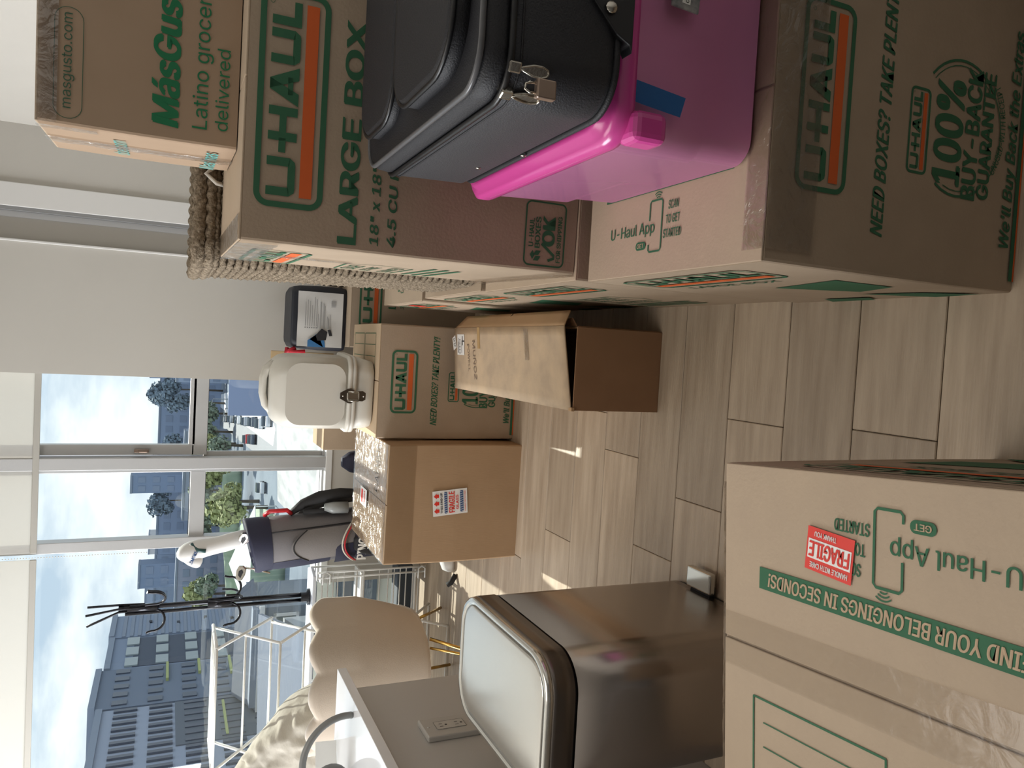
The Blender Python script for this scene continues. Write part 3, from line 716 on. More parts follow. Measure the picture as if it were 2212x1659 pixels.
g = Ink(); g.text('HANDLE WITH CARE', .006, .0465, .062, .007, bold=.03); g.lay('white_lettering', white_ink, Gb, fs, .0013); g = Ink(); g.text('THANK YOU', .028, .005, .036, .0065, bold=.03); g.lay('white_lettering', white_ink, Gb, fs, .0013)
side_recycle(Gb, right(w_, d_), h_, .06)
g = Ink(); g.frame(-.250, -.070, -.02, .205, .001, .003)
for k in range(4): g.rect(-.103 - .034 * k, -.1012 - .034 * k, -.005, .185)
g.lay('contents_table', green_ink, Gb, ((0, 0, h_ + .0005), (1, 0, 0), (0, 1, 0)))
tp = MB(); tp.grid(crumple((-.265, -.27, h_ + .0008), (1, 0, 0), (0, 1, 0), .001, .001, 1, 1, 0, 0, (0, 0, 1)), 1, 1)
tp = MB(); tp.grid(crumple((-.04, -.27, h_ + .0006), (1, 0, 0), (0, 1, 0), .08, .54, 10, 60, .0005, 31, (0, 0, 1)), 10, 60); tp.build('seam_tape', tape_flat, Gb); tp = MB()
tp.grid(crumple((-.265, .271, h_ - .05), (1, 0, 0), (0, 0, 1), .5, .05, 50, 6, .003, 33, (0, 1, 0)), 50, 6); tp.build('tape_strip', tape, Gb)

# ================================================================ wicker basket
bk = thing('wicker_basket', 'tall seagrass basket standing behind the tall moving box', 'basket', (.40, 2.345, .600))
rows = 40; hh = .765
def bask(z): return rrect(-.205 - .015 * z / hh, .205 + .015 * z / hh, -.225 - .015 * z / hh, .225 + .015 * z / hh, .05, 5)
def dens(poly, step=.009):
    o = []
    for i in range(len(poly)):
        a, b = poly[i], poly[(i + 1) % len(poly)]; l = math.dist(a, b); n = max(1, int(l / step))
        for k in range(n): o.append((a[0] + (b[0] - a[0]) * k / n, a[1] + (b[1] - a[1]) * k / n))
    return o
for i in range(rows):
    z = .012 + (hh - .03) * i / (rows - 1); P_ = dens(bask(z))
    MB().tube([(x + .0025 * noise.noise(Vector((x * 40, y * 40, i))), y + .0025 * noise.noise(Vector((x * 40, y * 40, i + 50))), z + .002 * noise.noise(Vector((x * 30, y * 30, i * 3)))) for x, y in P_], .0098, 6, True, rfun=lambda a, k, r: r * (.55 + .55 * abs(math.sin(a * 1.3 + i * 1.7 + k * 1.05)) + .35 * noise.noise(Vector((a * .9, k, i))))).build('woven_row', wick_m, bk, recalc=False)
for q, (z, r) in enumerate(((hh + .006, .017), (hh - .020, .014))):
    P_ = dens(bask(hh), .006)
    MB().tube([(x, y, z) for x, y in P_], r, 8, True, rfun=lambda a, k, r: r * (.75 + .4 * abs(math.sin(a * .6 + k * .8)))).build('braided_rim', wick_m, bk, recalc=False)
hd = MB().tube([(-.02 + .0, -.235, .70), (-.02, -.26, .735), (0, -.262, .76), (.02, -.26, .74), (.02, -.235, .71)], .006, 6); hd.build('cord_tie', linen, bk)

# ================================================================ pink bin, suitcase
pb = thing('storage_bin', 'translucent pink plastic storage bin with a clip lid on the front box', 'bin', (.545, 1.185, .603))
def pink(name, col, a, rough):
    M = mat(name, col, rough, alpha=a, spec=.7); return M
pk = pink('pink_translucent_plastic', (.86, .34, .62), .66, .2); pkl = pink('magenta_plastic_lid', (.64, .07, .32), .95, .22)
def ringz(x, y, z, r, n=6): return [Vector((a, b, z)) for a, b in rrect(-x, x, -y, y, r, n)]
body = MB(); body.loft([ringz(.222, .214, .0, .03), ringz(.228, .220, .006, .035), ringz(.231, .223, .10, .035), ringz(.238, .230, .105, .036), ringz(.244, .240, .262, .038), ringz(.250, .246, .270, .04)], True, False)
body.prism(rrect(-.222, .222, -.214, .214, .03), 0, .003)
body.build('bin_tub', pk, pb, recalc=False, solid=.003)
ld_ = MB(); ld_.loft([ringz(.249, .275, .255, .05), ringz(.251, .277, .262, .05), ringz(.251, .277, .280, .05), ringz(.244, .270, .287, .048), ringz(.236, .262, .288, .045), ringz(.232, .258, .296, .042), ringz(.222, .248, .298, .04), ringz(.212, .238, .293, .035)], True, True)
ld_.build('bin_lid', pkl, pb)
for sx in (1,):
    MB().box(-.249, -.205, -.287, -.240, .205, .262).build('lid_clip', pkl, pb, bevel=.012, seg=3)
rb = MB().box(-.14, .20, -.16, .16, .006, .045).build('red_bundle', mat('red_contents', (.65, .02, .02), .5), pb, bevel=.02, seg=3)
rb2 = MB().box(-.19, .20, -.19, .19, .05, .16).build('cloth_contents', mat('pink_contents', (.40, .16, .20), .8, bump=(12, .6, 4)), pb, bevel=.03, seg=3)
cb = MB().box(-.20, .20, -.20, .16, .165, .245).build('carton_contents', mat('violet_contents', (.33, .16, .30), .8), pb, bevel=.01)
# blue tape and tile sticker on the bin's front, suitcase on the lid
bt = Ink(); bt.poly([(0, .272), (.028, .278), (.028, .262), (.016, .160), (-.013, .168), (-.006, .235)])
o = bt.lay('painter_tape', blue_tape, None, ((.362 , .931, .602), (1, 0, 0), (0, -.01, 1)), .0015); tag(o, 'strip of blue painter tape stuck on the front of the pink bin', 'tape')
tl = MB().box(0, .055, -.004, 0, 0, .048).build('tile_magnet', mat('tile_grey', (.42, .40, .38), .4, var=(60, (.10, .11, .13), .2)), None, bevel=.003)
tl.location = (.500, .9325, .748); tl.rotation_euler = (0, R(4), 0); tag(tl, 'small square grey printed tile stuck on the pink bin', 'magnet')
g = Ink(); g.rect(.008, .047, .017, .031); g.lay('title_band', white_ink, tl, ((0, -.004, 0), (1, 0, 0), (0, 0, 1)), .0004)
g = Ink(); g.text('cossavo', .010, .020, .034, .007, bold=.02); g.lay('title_lettering', black_ink, tl, ((0, -.004, 0), (1, 0, 0), (0, 0, 1)), .0008)
g = Ink(); g.poly([(.026, .034), (.050, .036), (.046, .044), (.034, .042)]); g.lay('orange_patch', mat('orange_patch', (.45, .18, .08), .6), tl, ((0, -.004, 0), (1, 0, 0), (0, 0, 1)), .0004)

sc_ = thing('suitcase', 'black soft-sided suitcase lying flat on the pink bin with a small padlock', 'suitcase', (.545, 1.150, .903))
sx, sy, sh = .232, .285, .205
def sr(z, g=0, r=.055): return [Vector((a, b, z)) for a, b in rrect(-sx + g, sx - g, -sy + g, sy - g, r, 8)]
MB().loft([sr(.0, .03, .05), sr(.006, .012), sr(.03, .0), sr(.155, -.003), sr(.165, .0)], True, True).build('case_body', case_m, sc_)
MB().loft([sr(.165, .001), sr(.172, .0), sr(.190, .002), sr(.1995, .010)], True, True).build('front_panel', case_dk, sc_)
MB().tube([v for v in sr(.163, -.003)], .0045, 8, True).build('zip_track', zip_m, sc_)
MB().tube([v for v in sr(.199, .006)], .0042, 8, True).build('grey_piping', piping_m, sc_)
MB().tube([v for v in sr(.012, .006)], .005, 8, True).build('lower_piping', case_dk, sc_)
def pocket(z0, z1, gx0, gy0, gx1, gy1, r, name):
    MB().loft([[Vector((a, b, z0)) for a, b in rrect(gx0, gx1, gy0, gy1, r, 8)], [Vector((a, b, z1 - .006)) for a, b in rrect(gx0, gx1, gy0, gy1, r, 8)], [Vector((a, b, z1)) for a, b in rrect(gx0 + .01, gx1 - .01, gy0 + .01, gy1 - .01, r * .8, 8)]], True, True).build(name, case_dk, sc_)
    MB().tube([Vector((a, b, z1 - .005)) for a, b in rrect(gx0, gx1, gy0, gy1, r, 8)], .0035, 6, True).build('pocket_zip', zip_m, sc_)
pocket(.19, .226, -.195, -.235, .195, .03, .075, 'lower_pocket')
pocket(.19, .222, -.185, .05, .19, .265, .07, 'upper_pocket')
# bumper with screws at the near right corner, rivets
MB().loft([[Vector((a, -sy - .006, b)) for a, b in ((-.145, .0), (-.155, -.004), (.232, -.006), (.232, .11), (.0, .112), (-.05, .095), (-.10, .055), (-.135, .02))], [Vector((a, -sy + .02, b)) for a, b in ((-.145, .0), (-.155, -.004), (.232, -.006), (.232, .11), (.0, .112), (-.05, .095), (-.10, .055), (-.135, .02))]], True, True, False).build('corner_bumper', black_plastic, sc_, bevel=.005)
for p in ((-.105, .032), (-.062, .068), (-.085, .135)):
    q = MB().sphere((p[0], -sy - .009, p[1]), .0085, 12, 6, (1, .45, 1)); q.build('screw', chrome, sc_)
for p in ((-sx - .001, .10, .05), (-sx, -.02, .02)):
    q = MB().sphere(p, .005, 8, 5, (.4, 1, 1)); q.build('rivet', chrome, sc_)
def puller(px, py, pz, ang, name='zip_pull'):
    M_ = Matrix.Translation((px, py, pz)) @ Matrix.Rotation(R(-135 + ang), 4, 'Z') @ Matrix.Rotation(R(0), 4, 'X')
    # local x points out from the corner, z down the side of the case
    out_ = MB(); pr = [(0.0, -.004), (.003, -.010), (.0075, -.024), (.008, -.036), (.005, -.044), (0, -.046), (-.005, -.044), (-.008, -.036), (-.0075, -.024), (-.003, -.010)]
    out_.loft([[M_ @ Vector((q, y, z)) for y, z in pr] for q in (.004, .0075)], True, True, False)
    o = out_.build(name, chrome, sc_, bevel=.001)
    MB().tube([M_ @ Vector((.0085, y * .8, z * .92 - .003)) for y, z in pr], .0013, 6, True).build('pull_rim', chrome, o)
    MB().box(-.004, .010, -.007, .007, -.008, .008, M_).build('zip_slider', chrome, sc_, bevel=.002)
puller(-.2225, -.262, .158, -22); puller(-.200, -.2815, .158, 22)
MB().tube([v for v in sr(.150, -.0035)], .0016, 6, True).build('zip_seam', case_dk, sc_)
pl = thing('padlock', 'small silver padlock joining the suitcase zip pulls', 'padlock', (.545 - .222, 1.150 - .286, .903 + .124))
MB().box(-.012, .012, -.006, .005, -.022, .004).build('lock_body', mat('padlock_side', (.40, .30, .24), .3, .8), pl, bevel=.002)
MB().tube([(-.006, 0, .002), (-.006, 0, .012), (-.003, 0, .018), (.003, 0, .018), (.006, 0, .012), (.006, 0, .002)], .0017, 6).build('shackle', chrome, pl)

# ================================================================ white lidded bin on the middle box
wb = thing('lidded_bin', 'off-white plastic lidded bin with a metal latch, standing on a moving box', 'bin', (-.215, 3.33, .631), R(-3))
def rr3(x, y, z, r, dy=0): return [Vector((a, b + dy, z)) for a, b in rrect(-x, x, -y, y, r, 8)]
MB().loft([rr3(.125, .125, 0, .05), rr3(.140, .140, .006, .055), rr3(.146, .146, .03, .06), rr3(.150, .150, .085, .06)], True, True).build('bin_base', white_plastic, wb)
MB().loft([rr3(.152, .152, .080, .06), rr3(.162, .162, .083, .062), rr3(.163, .163, .094, .062), rr3(.158, .158, .098, .06), rr3(.163, .163, .101, .062), rr3(.162, .162, .112, .062), rr3(.150, .150, .116, .06)], True, True).build('bin_rim', white_plastic, wb)
hood = MB(); hood.loft([rr3(.150, .150, .112, .06), rr3(.151, .149, .25, .062), rr3(.150, .145, .34, .065), rr3(.143, .135, .375, .07), rr3(.125, .118, .402, .07), rr3(.098, .095, .415, .06), rr3(.07, .070, .418, .05)], True, True)
hood.build('bin_lid', white_plastic, wb)
MB().loft([[Vector((x, -.152 - .0 + q, z)) for x, z in rrect(-.128, .128, .124, .365, .06, 8)] for q in (.0, -.0015)] , True, True).build('raised_panel', white_plastic, wb, bevel=.003)
# carry handle arching along the top with its slot
hn = MB(); pr = [(-.10, .395), (-.07, .425), (-.02, .438), (.045, .438), (.085, .428), (.115, .395)]
hn.tube([(x, -.02, z) for x, z in pr], .013, 10).tube([(x, .03, z) for x, z in pr], .013, 10)
hn.build('carry_handle', white_plastic, wb)
MB().prism(rrect(-.062, .062, -.018, .026, .02, 5), .4165, .4195).build('handle_slot', mat('slot_shade', (.16, .15, .12), .8), wb)
MB().tube([(.06, .0, .428), (.0, .004, .424), (-.02, .004, .424)], .003, 6).build('wire_stay', chrome, wb)
lt = MB().prism([(-.022, .055), (-.014, .042), (.014, .042), (.022, .055), (.020, .085), (.032, .105), (.030, .118), (.012, .150), (-.012, .150), (-.030, .118), (-.032, .105), (-.020, .085)], 0, .004, Matrix(((1, 0, 0, 0), (0, 0, -1, -.166), (0, 1, 0, 0), (0, 0, 0, 1))))
lt_ = lt.build('latch_plate', mat('dark_nickel', (.20, .175, .15), .3, 1.0), wb, bevel=.0015)
MB().box(-.016, .016, -.178, -.168, .070, .122).build('latch_lever', chrome, lt_, bevel=.003)
MB().tube([(-.02, -.182, .075), (-.02, -.182, .118), (.02, -.182, .118), (.02, -.182, .075)], .0022, 6, True).build('latch_bail', chrome, lt_)
for z in (.052, .138): MB().sphere((0, -.171, z), .004, 8, 5).build('rivet', chrome, lt_)

# ================================================================ black storage bag on the far box
bg_ = thing('storage_bag', 'black zipped storage bag with a white printed front panel standing on the far box', 'bag', (.115, 3.90, .641))
def bagring(z, k): return [Vector((a * k, b, z)) for a, b in rrect(-.165, .150, -.12, .12, .04, 6)]
b_ = MB(); b_.loft([bagring(0, .96), bagring(.02, 1.0), bagring(.12, 1.0), bagring(.22, .97), bagring(.25, .93), bagring(.262, .80)], True, True); b_.build('bag_body', mat('bag_fabric', (.016, .018, .026), .55, bump=(14, .6, 5)), bg_)
MB().grid(lambda u, v: Vector((-.148 + .265 * u, -.1275 - .003 * math.sin(u * 9) * math.sin(v * 5), .018 + .215 * v)), 16, 12).build('white_panel', mat('bag_panel_white', (.58, .57, .55), .5, bump=(10, .4, 3)), bg_)
bf = ((-.148, -.1325, .018), (1, 0, 0), (0, 0, 1)); g = Ink()
for i in range(6): g.rect(.10, .10 + (.115, .125, .12, .10, .14, .13)[i], .178 - .0105 * i, .180 - .0105 * i); g.poly(arc_pts(.092, .179 - .0105 * i, .0032, 0, 324, 9))
for i, (w0, z0) in enumerate(((.07, .118), (.13, .108), (.13, .104), (.125, .094), (.12, .090), (.11, .086), (.06, .074), (.055, .070), (.05, .066), (.07, .060))): g.rect(.09, .09 + w0, z0, z0 + .0018)
for i in range(9): g.rect(.196 + .0036 * i, .1975 + .0036 * i, .035, .058)
g.lay('printed_text', grey_ink, bg_, bf, .0005)
g = Ink(); g.poly([(.0, .09), (.035, .155), (.062, .125), (.05, .11)]) ; g.poly([(-.0, .165), (.03, .165), (.06, .125), (.03, .085), (-.0, .08)])
g.lay('blue_picture', mat('picture_blue', (.04, .16, .36), .5), bg_, bf, .0008)
g = Ink(); g.poly([(.03, .118), (.056, .128), (.09, .100), (.075, .072), (.035, .078)][::-1]); g.poly([(.055, .062), (.085, .072), (.088, .058), (.058, .048)]); g.lay('dark_picture', black_ink, bg_, bf, .0012)
MB().tube([(-.16, -.10, .235), (-.175, -.11, .262), (-.185, -.10, .275), (-.16, -.09, .27)], lambda t: .012, 6).tube([(-.175, -.11, .265), (-.178, -.115, .24), (-.172, -.118, .19)], .010, 6).build('red_strap', mat('red_webbing', (.55, .02, .04), .6), bg_)
bb = MB().box(-.03, .03, -.01, .01, 0, .315).build('wooden_board', mat('pale_wood_board', (.5, .36, .2), .6), None, bevel=.003); bb.location = (-.095, 4.05, .641); bb.rotation_euler = (R(-4), 0, 0); tag(bb, 'pale wooden board standing behind the black storage bag', 'board')
gb = MB().box(-.12, .14, -.06, .06, 0, .09).build('paper_packet', mat('packet_beige', (.5, .45, .38), .7), None, bevel=.01); gb.location = (.40, 3.95, .641); tag(gb, 'beige paper packet lying beside the black storage bag', 'packet')

# ================================================================ golf bag
gbx, gby = -.965, 3.90
gf = thing('golf_bag', 'grey and navy golf bag standing behind the sunlit taped box', 'golf bag', (gbx, gby, 0), 0)
ax0 = Vector((.035, -.02, .06)); ax1 = Vector((-.055, -.03, 1.045)); axd = (ax1 - ax0).normalized(); tiltq = Vector((0, 0, 1)).rotation_difference(axd).to_matrix()
def gring(t, rx, ry, lo=0, hi=360, n=28, tl=0.0):
    c = ax0.lerp(ax1, t); o = []
    for k in range(n):
        a = R(lo + (hi - lo) * k / n); p = Vector((rx * math.cos(a), ry * math.sin(a), tl * math.cos(a))); o.append(c + tiltq @ p)
    return o
MB().loft([gring(0, .115, .11), gring(.05, .125, .12), gring(.5, .125, .118), gring(.8, .128, .12), gring(.93, .13, .122)], True, True).build('bag_body', grey_fab, gf)
MB().loft([gring(.90, .1325, .1245, n=28), gring(.985, .136, .128, tl=.02), gring(1.0, .131, .123, tl=.02), gring(.985, .118, .11, tl=.02), gring(.93, .115, .108)], True, False).build('top_collar', navy_fab, gf)
def patch(lo, hi, t0, t1, off, material, name, n=12, hfun=None, m_=10):
    mb_ = MB()
    def P(u, v):
        t = t0 + (t1 - t0) * v; a = R(lo + (hi - lo) * u)
        if hfun: t = t0 + (t1 - t0) * v * hfun(u)
        c = ax0.lerp(ax1, t); rr_ = .126 + off + .006 * math.sin(math.pi * u) * math.sin(math.pi * v)
        return c + tiltq @ Vector((rr_ * math.cos(a), rr_ * .95 * math.sin(a), 0))
    mb_.grid(P, n, m_); return mb_.build(name, material, gf)
patch(185, 235, .62, .92, .003, navy_fab, 'navy_side_panel', hfun=lambda u: 1 - .0 * u)
patch(180, 240, .10, .55, .004, navy_fab, 'navy_side_panel'); patch(205, 262, .50, .60, .016, navy_fab, 'navy_corner_panel')
MB().loft([[Vector((-.035 + a, -.165 + b, z)) for a, b in rrect(-.06 * k, .06 * k, -.03 * k, .03 * k, .02 * k, 5)] for z, k in ((.30, .8), (.34, 1), (.47, 1.0), (.53, .8), (.56, .45))], True, True).build('black_pouch', black_fab, gf)
patch(232, 300, .50, .80, .012, mat('grey_pocket_fabric', (.21, .195, .19), .85, bump=(200, .2, 2)), 'front_pocket', hfun=lambda u: .8 + .25 * math.sin(math.pi * u))
patch(225, 300, .20, .50, .03, navy_fab, 'lower_pocket')
seam = [ax0.lerp(ax1, .50 + .29 * (.8 + .25 * math.sin(math.pi * k / 16))) + tiltq @ Vector(((.139 + .006 * math.sin(math.pi * k / 16)) * math.cos(R(232 + 68 * k / 16)), .134 * math.sin(R(232 + 68 * k / 16)), 0)) for k in range(17)]
MB().tube(seam, .003, 6).build('pocket_seam', black_fab, gf)
MB().tube([ax0.lerp(ax1, t) + tiltq @ Vector((.131 * math.cos(R(305)), .124 * math.sin(R(305)), 0)) for t in (.45, .6, .75, .9)], .003, 6).build('side_seam', black_fab, gf)
pocket_line = [ax0.lerp(ax1, .50 + .06 * math.sin(math.pi * k / 12)) + tiltq @ Vector((.160 * math.cos(R(222 + 80 * k / 12)), .155 * math.sin(R(222 + 80 * k / 12)), 0)) for k in range(13)]
MB().tube(pocket_line, .004, 6).build('red_piping', red_plastic, gf)
MB().tube([p + Vector((0, 0, .012)) for p in pocket_line], .004, 6).build('white_piping', mat('cream_piping', (.7, .66, .58), .7), gf)
gi = Ink(); gi.text('PING', 0, 0, .13, .045, bold=.05); gi.lay('logo_lettering', mat('logo_white', (.75, .75, .72), .6), gf, ((-.105, -.148, .50), (.88, -.25, .0), (.03, 0, 1)), .028)
MB().tube([Vector((-.135, -.03, 1.02)), Vector((-.150, -.03, .85)), Vector((-.135, -.03, .70)), Vector((-.12, -.03, .45)), Vector((-.16, -.05, .10))], .008, 6).tube([Vector((-.135, .03, 1.02)), Vector((-.150, .03, .85)), Vector((-.13, .03, .60)), Vector((-.10, .09, .08))], .007, 6).build('stand_leg', black_gloss, gf)
MB().tube([Vector((.10, -.06, .98)), Vector((.125, -.09, .96)), Vector((.128, -.09, .88)), Vector((.105, -.06, .855))], .011, 8).build('grab_handle', red_plastic, gf)
def strap_pts(k): return [Vector((.10, -.05 + k, .86)), Vector((.15, -.06 + k, .80)), Vector((.185, -.07 + k, .72)), Vector((.20, -.07 + k, .62)), Vector((.20, -.06 + k, .52)), Vector((.14, -.05 + k, .42))]
MB().tube(strap_pts(0), lambda t: .014 + .018 * math.sin(math.pi * min(1, t * 1.1)), 8).build('shoulder_strap', black_fab, gf)
MB().tube([p + Vector((-.03, .05, -.03)) for p in strap_pts(0)], lambda t: .012 + .02 * math.sin(math.pi * t), 8).build('shoulder_strap', mat('charcoal_padding', (.07, .068, .066), .8, bump=(60, .4, 3)), gf)
MB().tube([(.115, -.09, .80), (.12, -.09, .70), (.115, -.09, .60)], .014, 8).build('buckle_strap', black_fab, gf)
bo = MB().tube([(.135, -.10, .585), (.135, -.10, .66), (.14, -.10, .70)], lambda t: .030 if t < .7 else .018, 12).build('water_bottle', mat('grey_bottle', (.35, .37, .37), .25), gf)
for q in range(3): MB().tube([gring(.985, .11 - .0, .10, tl=.02)[i] for i in ((q * 5 + 13) % 28, (q * 5 + 2) % 28)], .006, 6).build('red_divider', red_plastic, gf)
# clubs: driver with headcover, irons
hc = thing('driver_headcover', 'white driver headcover with dark lettering on the tallest club in the golf bag', 'headcover', (gbx - .01, gby - .02, 1.07), 0)
pth = [Vector((.015, 0, -.05)), Vector((-.02, 0, .05)), Vector((-.035, 0, .11)), Vector((-.045, 0, .17)), Vector((-.055, 0, .225)), Vector((-.075, 0, .262)), Vector((-.105, 0, .275))]
rad = [.030, .046, .040, .044, .052, .052, .030]
mbh = MB(); mbh.tube([p for p in pth], lambda t: rad[min(6, int(round(t * 6)))], 14); mbh.build('cover_body', white_leather, hc, sub=1)
MB().tube([(-.02, -.02, .235), (-.045, -.042, .205), (-.05, -.045, .17)], .010, 8).build('dark_stripe', mat('dark_teal', (.02, .07, .07), .4), hc)
gi = Ink(); gi.text('SMOKE', 0, 0, .075, .014, bold=.05); gi.text("AI", -.010, -.002, .010, .007); gi.lay('cover_lettering', blue_ink, hc, ((-.105, -.048, .228), (.72, 0, -.30), (.38, 0, .92)), .004)
mbh = MB(); mbh.tube([(-.13, 0, .235), (-.105, 0, .22), (-.07, 0, .22)], .046, 10)
mbh.build('cover_nose', white_leather, hc, sub=1)
MB().tube([(.01, 0, .0), (.03, .0, -.05)], .006, 8).build('club_shaft', chrome, hc)
def iron(name, label, loc, rz):
    t = thing(name, label, 'golf club', loc, rz, 'irons in the golf bag')
    MB().loft([[Vector((x, y0, z)) for x, z in ((-.030, -.006), (-.034, .012), (-.022, .026), (.010, .034), (.034, .030), (.040, .010), (.030, -.008), (0, -.012))] for y0 in (-.008, .008)], True, True, False).build('club_head', chrome, t, bevel=.004, seg=3)
    MB().loft([[Vector((x, y0, z)) for x, z in ((-.02, .003), (-.008, .018), (.012, .022), (.024, .010), (.012, .0))] for y0 in (-.0095, -.0075)], True, True, False).build('head_cavity', black_ink, t)
    MB().tube([(.034, 0, .0), (.04, 0, -.05), (.045, 0, -.12)], .005, 8).build('club_shaft', chrome, t)
    return t
i1 = iron('golf_iron', 'silver iron head tipped over the left rim of the golf bag', (gbx - .185, gby - .06, 1.070), R(0)); i1.rotation_euler = (R(-15), R(18), 0)
i2 = iron('golf_iron', 'silver iron head beside the white headcover at the bag mouth', (gbx - .02, gby - .05, 1.065), 0); i2.rotation_euler = (0, R(20), R(-20))

# ================================================================ coat rack
cr_ = thing('coat_rack', 'black metal coat rack with curled hooks standing before the big window', 'coat rack', (-1.415, 4.27, 0), 0)
MB().tube([(0, 0, .68), (0, 0, 1.62)], .0125, 10).tube([(-.030, 0, .69), (-.030, 0, 1.59)], .010, 10).build('pole', black_gloss, cr_)
def hook(z, ang, s=1.0, up=True):
    c, sn = math.cos(R(ang)), math.sin(R(ang)); pts = []
    for k in range(13):
        a = R(180 + 180 * k / 12 + 5); pts.append((.055 + .055 * math.cos(a), z + -.04 + .055 * math.sin(a) ))
    pts = [(0.0, z + .07), (0.0, z + .01)] + pts[1:] + [(.113, z - .02), (.118, z - .01)]
    return [Vector((c * (x * s + .014), sn * (x * s + .014), zz)) for x, zz in pts]
for z, angs in ((1.50, (190, 70, 320)), (1.13, (190, 5, 80, 300))):
    for a in angs: MB().tube(hook(z, a), .0062, 8).build('hook', black_gloss, cr_)
for a in (190, 10, 280): MB().tube([(.014 * math.cos(R(a)), .014 * math.sin(R(a)), 1.50), (.018 * math.cos(R(a)), .018 * math.sin(R(a)), 1.62), (.075 * math.cos(R(a)) * (1 if a == 190 else .2), .08 * math.sin(R(a)), 1.76)], .0062, 8).build('top_arm', black_gloss, cr_)
MB().tube([(-.004, 0, 1.44), (-.004, 0, 1.58)], .019, 8).build('collar', black_gloss, cr_); MB().tube([(-.012, 0, 1.08), (-.012, 0, 1.20)], .022, 8).build('collar', black_gloss, cr_)
MB().tube([(-.015, 0, .6725), (-.015, 0, .682), (-.015, 0, .69), (-.015, 0, .72)], lambda t: .045 if t < .5 else .028, 16).build('foot', black_gloss, cr_)

# ================================================================ folding drying rack
dy = thing('drying_rack', 'white folding clothes drying rack in front of the big window', 'drying rack', (-1.80, 3.985, 0), 0)
zs = [1.175, .882, .590, .298, .010]
for sx_ in (-.30, .30):
    for i in range(4):
        y_a, y_b = (-.168, .168)
        MB().tube([(sx_, y_a, zs[i]), (sx_ + .012, y_b, zs[i + 1])], .0075, 8).build('cross_bar', white_metal, dy)
        MB().tube([(sx_ - .012, y_b, zs[i]), (sx_, y_a, zs[i + 1])], .0075, 8).build('cross_bar', white_metal, dy)
    MB().tube([(sx_, -.168, zs[0]), (sx_, .168, zs[0])], .009, 8).build('top_bar', white_metal, dy)
for i in range(5):
    for y_ in (-.168, .168): MB().tube([(-.30, y_, zs[i]), (.30, y_, zs[i])], .0065, 8).build('rail', white_metal, dy)
    if i < 4: MB().tube([(-.30, 0, (zs[i] + zs[i + 1]) / 2), (.30, 0, (zs[i] + zs[i + 1]) / 2)], .0055, 8).build('rail', white_metal, dy)
for y_ in (-.10, -.03, .04, .11): MB().tube([(-.30, y_, zs[0] + .002), (.30, y_, zs[0] + .002)], .0055, 8).build('rail', white_metal, dy)

# ================================================================ white wire rack with flat top
wr = thing('wire_rack', 'low white wire rack with a flat white top beside the window', 'rack', (-1.62, 4.27, 0), 0)
MB().prism([(-.33, -.09), (.33, -.09), (.36, .0), (.33, .09), (-.33, .09), (-.36, .0)], .655, .672).build('top_board', mat('pale_table_top', (.66, .69, .76), .18), wr, bevel=.003)
for y_ in (-.085,):
    for x_ in (.345, .315): MB().tube([(x_, y_, .03), (x_, y_, .645)], .006, 8).build('post', white_metal, wr)
    for x_ in (-.345, -.315): MB().tube([(x_, y_, .03), (x_, y_, .645)], .006, 8).build('post', white_metal, wr)
for z in (.07, .105, .145, .18, .215, .25, .30, .39, .43, .50, .535, .56, .59, .62): MB().tube([(-.345, -.085, z), (.345, -.085, z)], .0035 if z not in (.39, .43) else .006, 6).build('wire', white_metal, wr)
for x_, z in ((.33, .055), (.33, .60)): MB().tube([(x_ - .05, -.095, z + .02), (x_ + .005, -.095, z + .02), (x_ + .02, -.095, z), (x_ + .005, -.095, z - .02), (x_ - .05, -.095, z - .02)], .004, 6).build('end_loop', white_metal, wr)
for x_ in (.33, -.33): MB().tube([(x_, .085, .03), (x_, .085, .65)], .006, 8).build('post', white_metal, wr)
MB().box(-.33, .33, -.085, .085, .395, .405).build('shelf', white_metal, wr); MB().box(-.33, .33, -.085, .085, .085, .095).build('shelf', white_metal, wr)
for z0, z1, x0 in ((.415, .50, -.30), (.28, .37, -.1)):
    q = MB().box(x0, x0 + .45, -.06, .07, z0, z1).build('storage_case', mat('dark_slate_plastic', (.035, .045, .06), .5), None, bevel=.008); q.location = (-1.62, 4.27, 0)
    tag(q, 'dark slate case %s shelf of the white wire rack' % ('on the upper' if z0 > .4 else 'above the lower'), 'case')
    if z0 < .4: q.location = (-1.62, 4.27, -.185)
tw = MB().grid(lambda u, v: Vector((-.30 + .42 * u, -.07 + .004 * noise.noise(Vector((u * 40, v * 30, 1))) * 6, .11 + .13 * v)), 60, 30)
tw = tw.build('bumpy_towel', mat('white_chenille', (.75, .73, .70), .9, bump=(70, 1.0, 4, (1, 1, .5))), None, solid=.01); tw.location = (-1.70, 4.26, 0); tag(tw, 'bumpy white towel hanging on the lower wire rack', 'towel')
sh = thing('shoe', 'white sneaker with black sole strap on the floor behind the sunlit box', 'shoe', (-1.08, 3.86, 0), R(20))
MB().loft([[Vector((a * k + dx, b * k2, z)) for a, b in rrect(-.13, .13, -.045, .045, .04, 6)] for z, k, k2, dx in ((0, 1, 1, 0), (.02, 1.02, 1.03, 0), (.05, .95, .9, .005), (.075, .6, .7, .04), (.09, .45, .6, .06))], True, True).build('upper', mat('white_canvas', (.75, .75, .74), .6, bump=(40, .3, 3)), sh)
MB().tube([(-.15, -.06, .004), (-.19, -.05, .03), (-.20, -.04, .05)], .014, 6).build('strap', black_fab, sh)

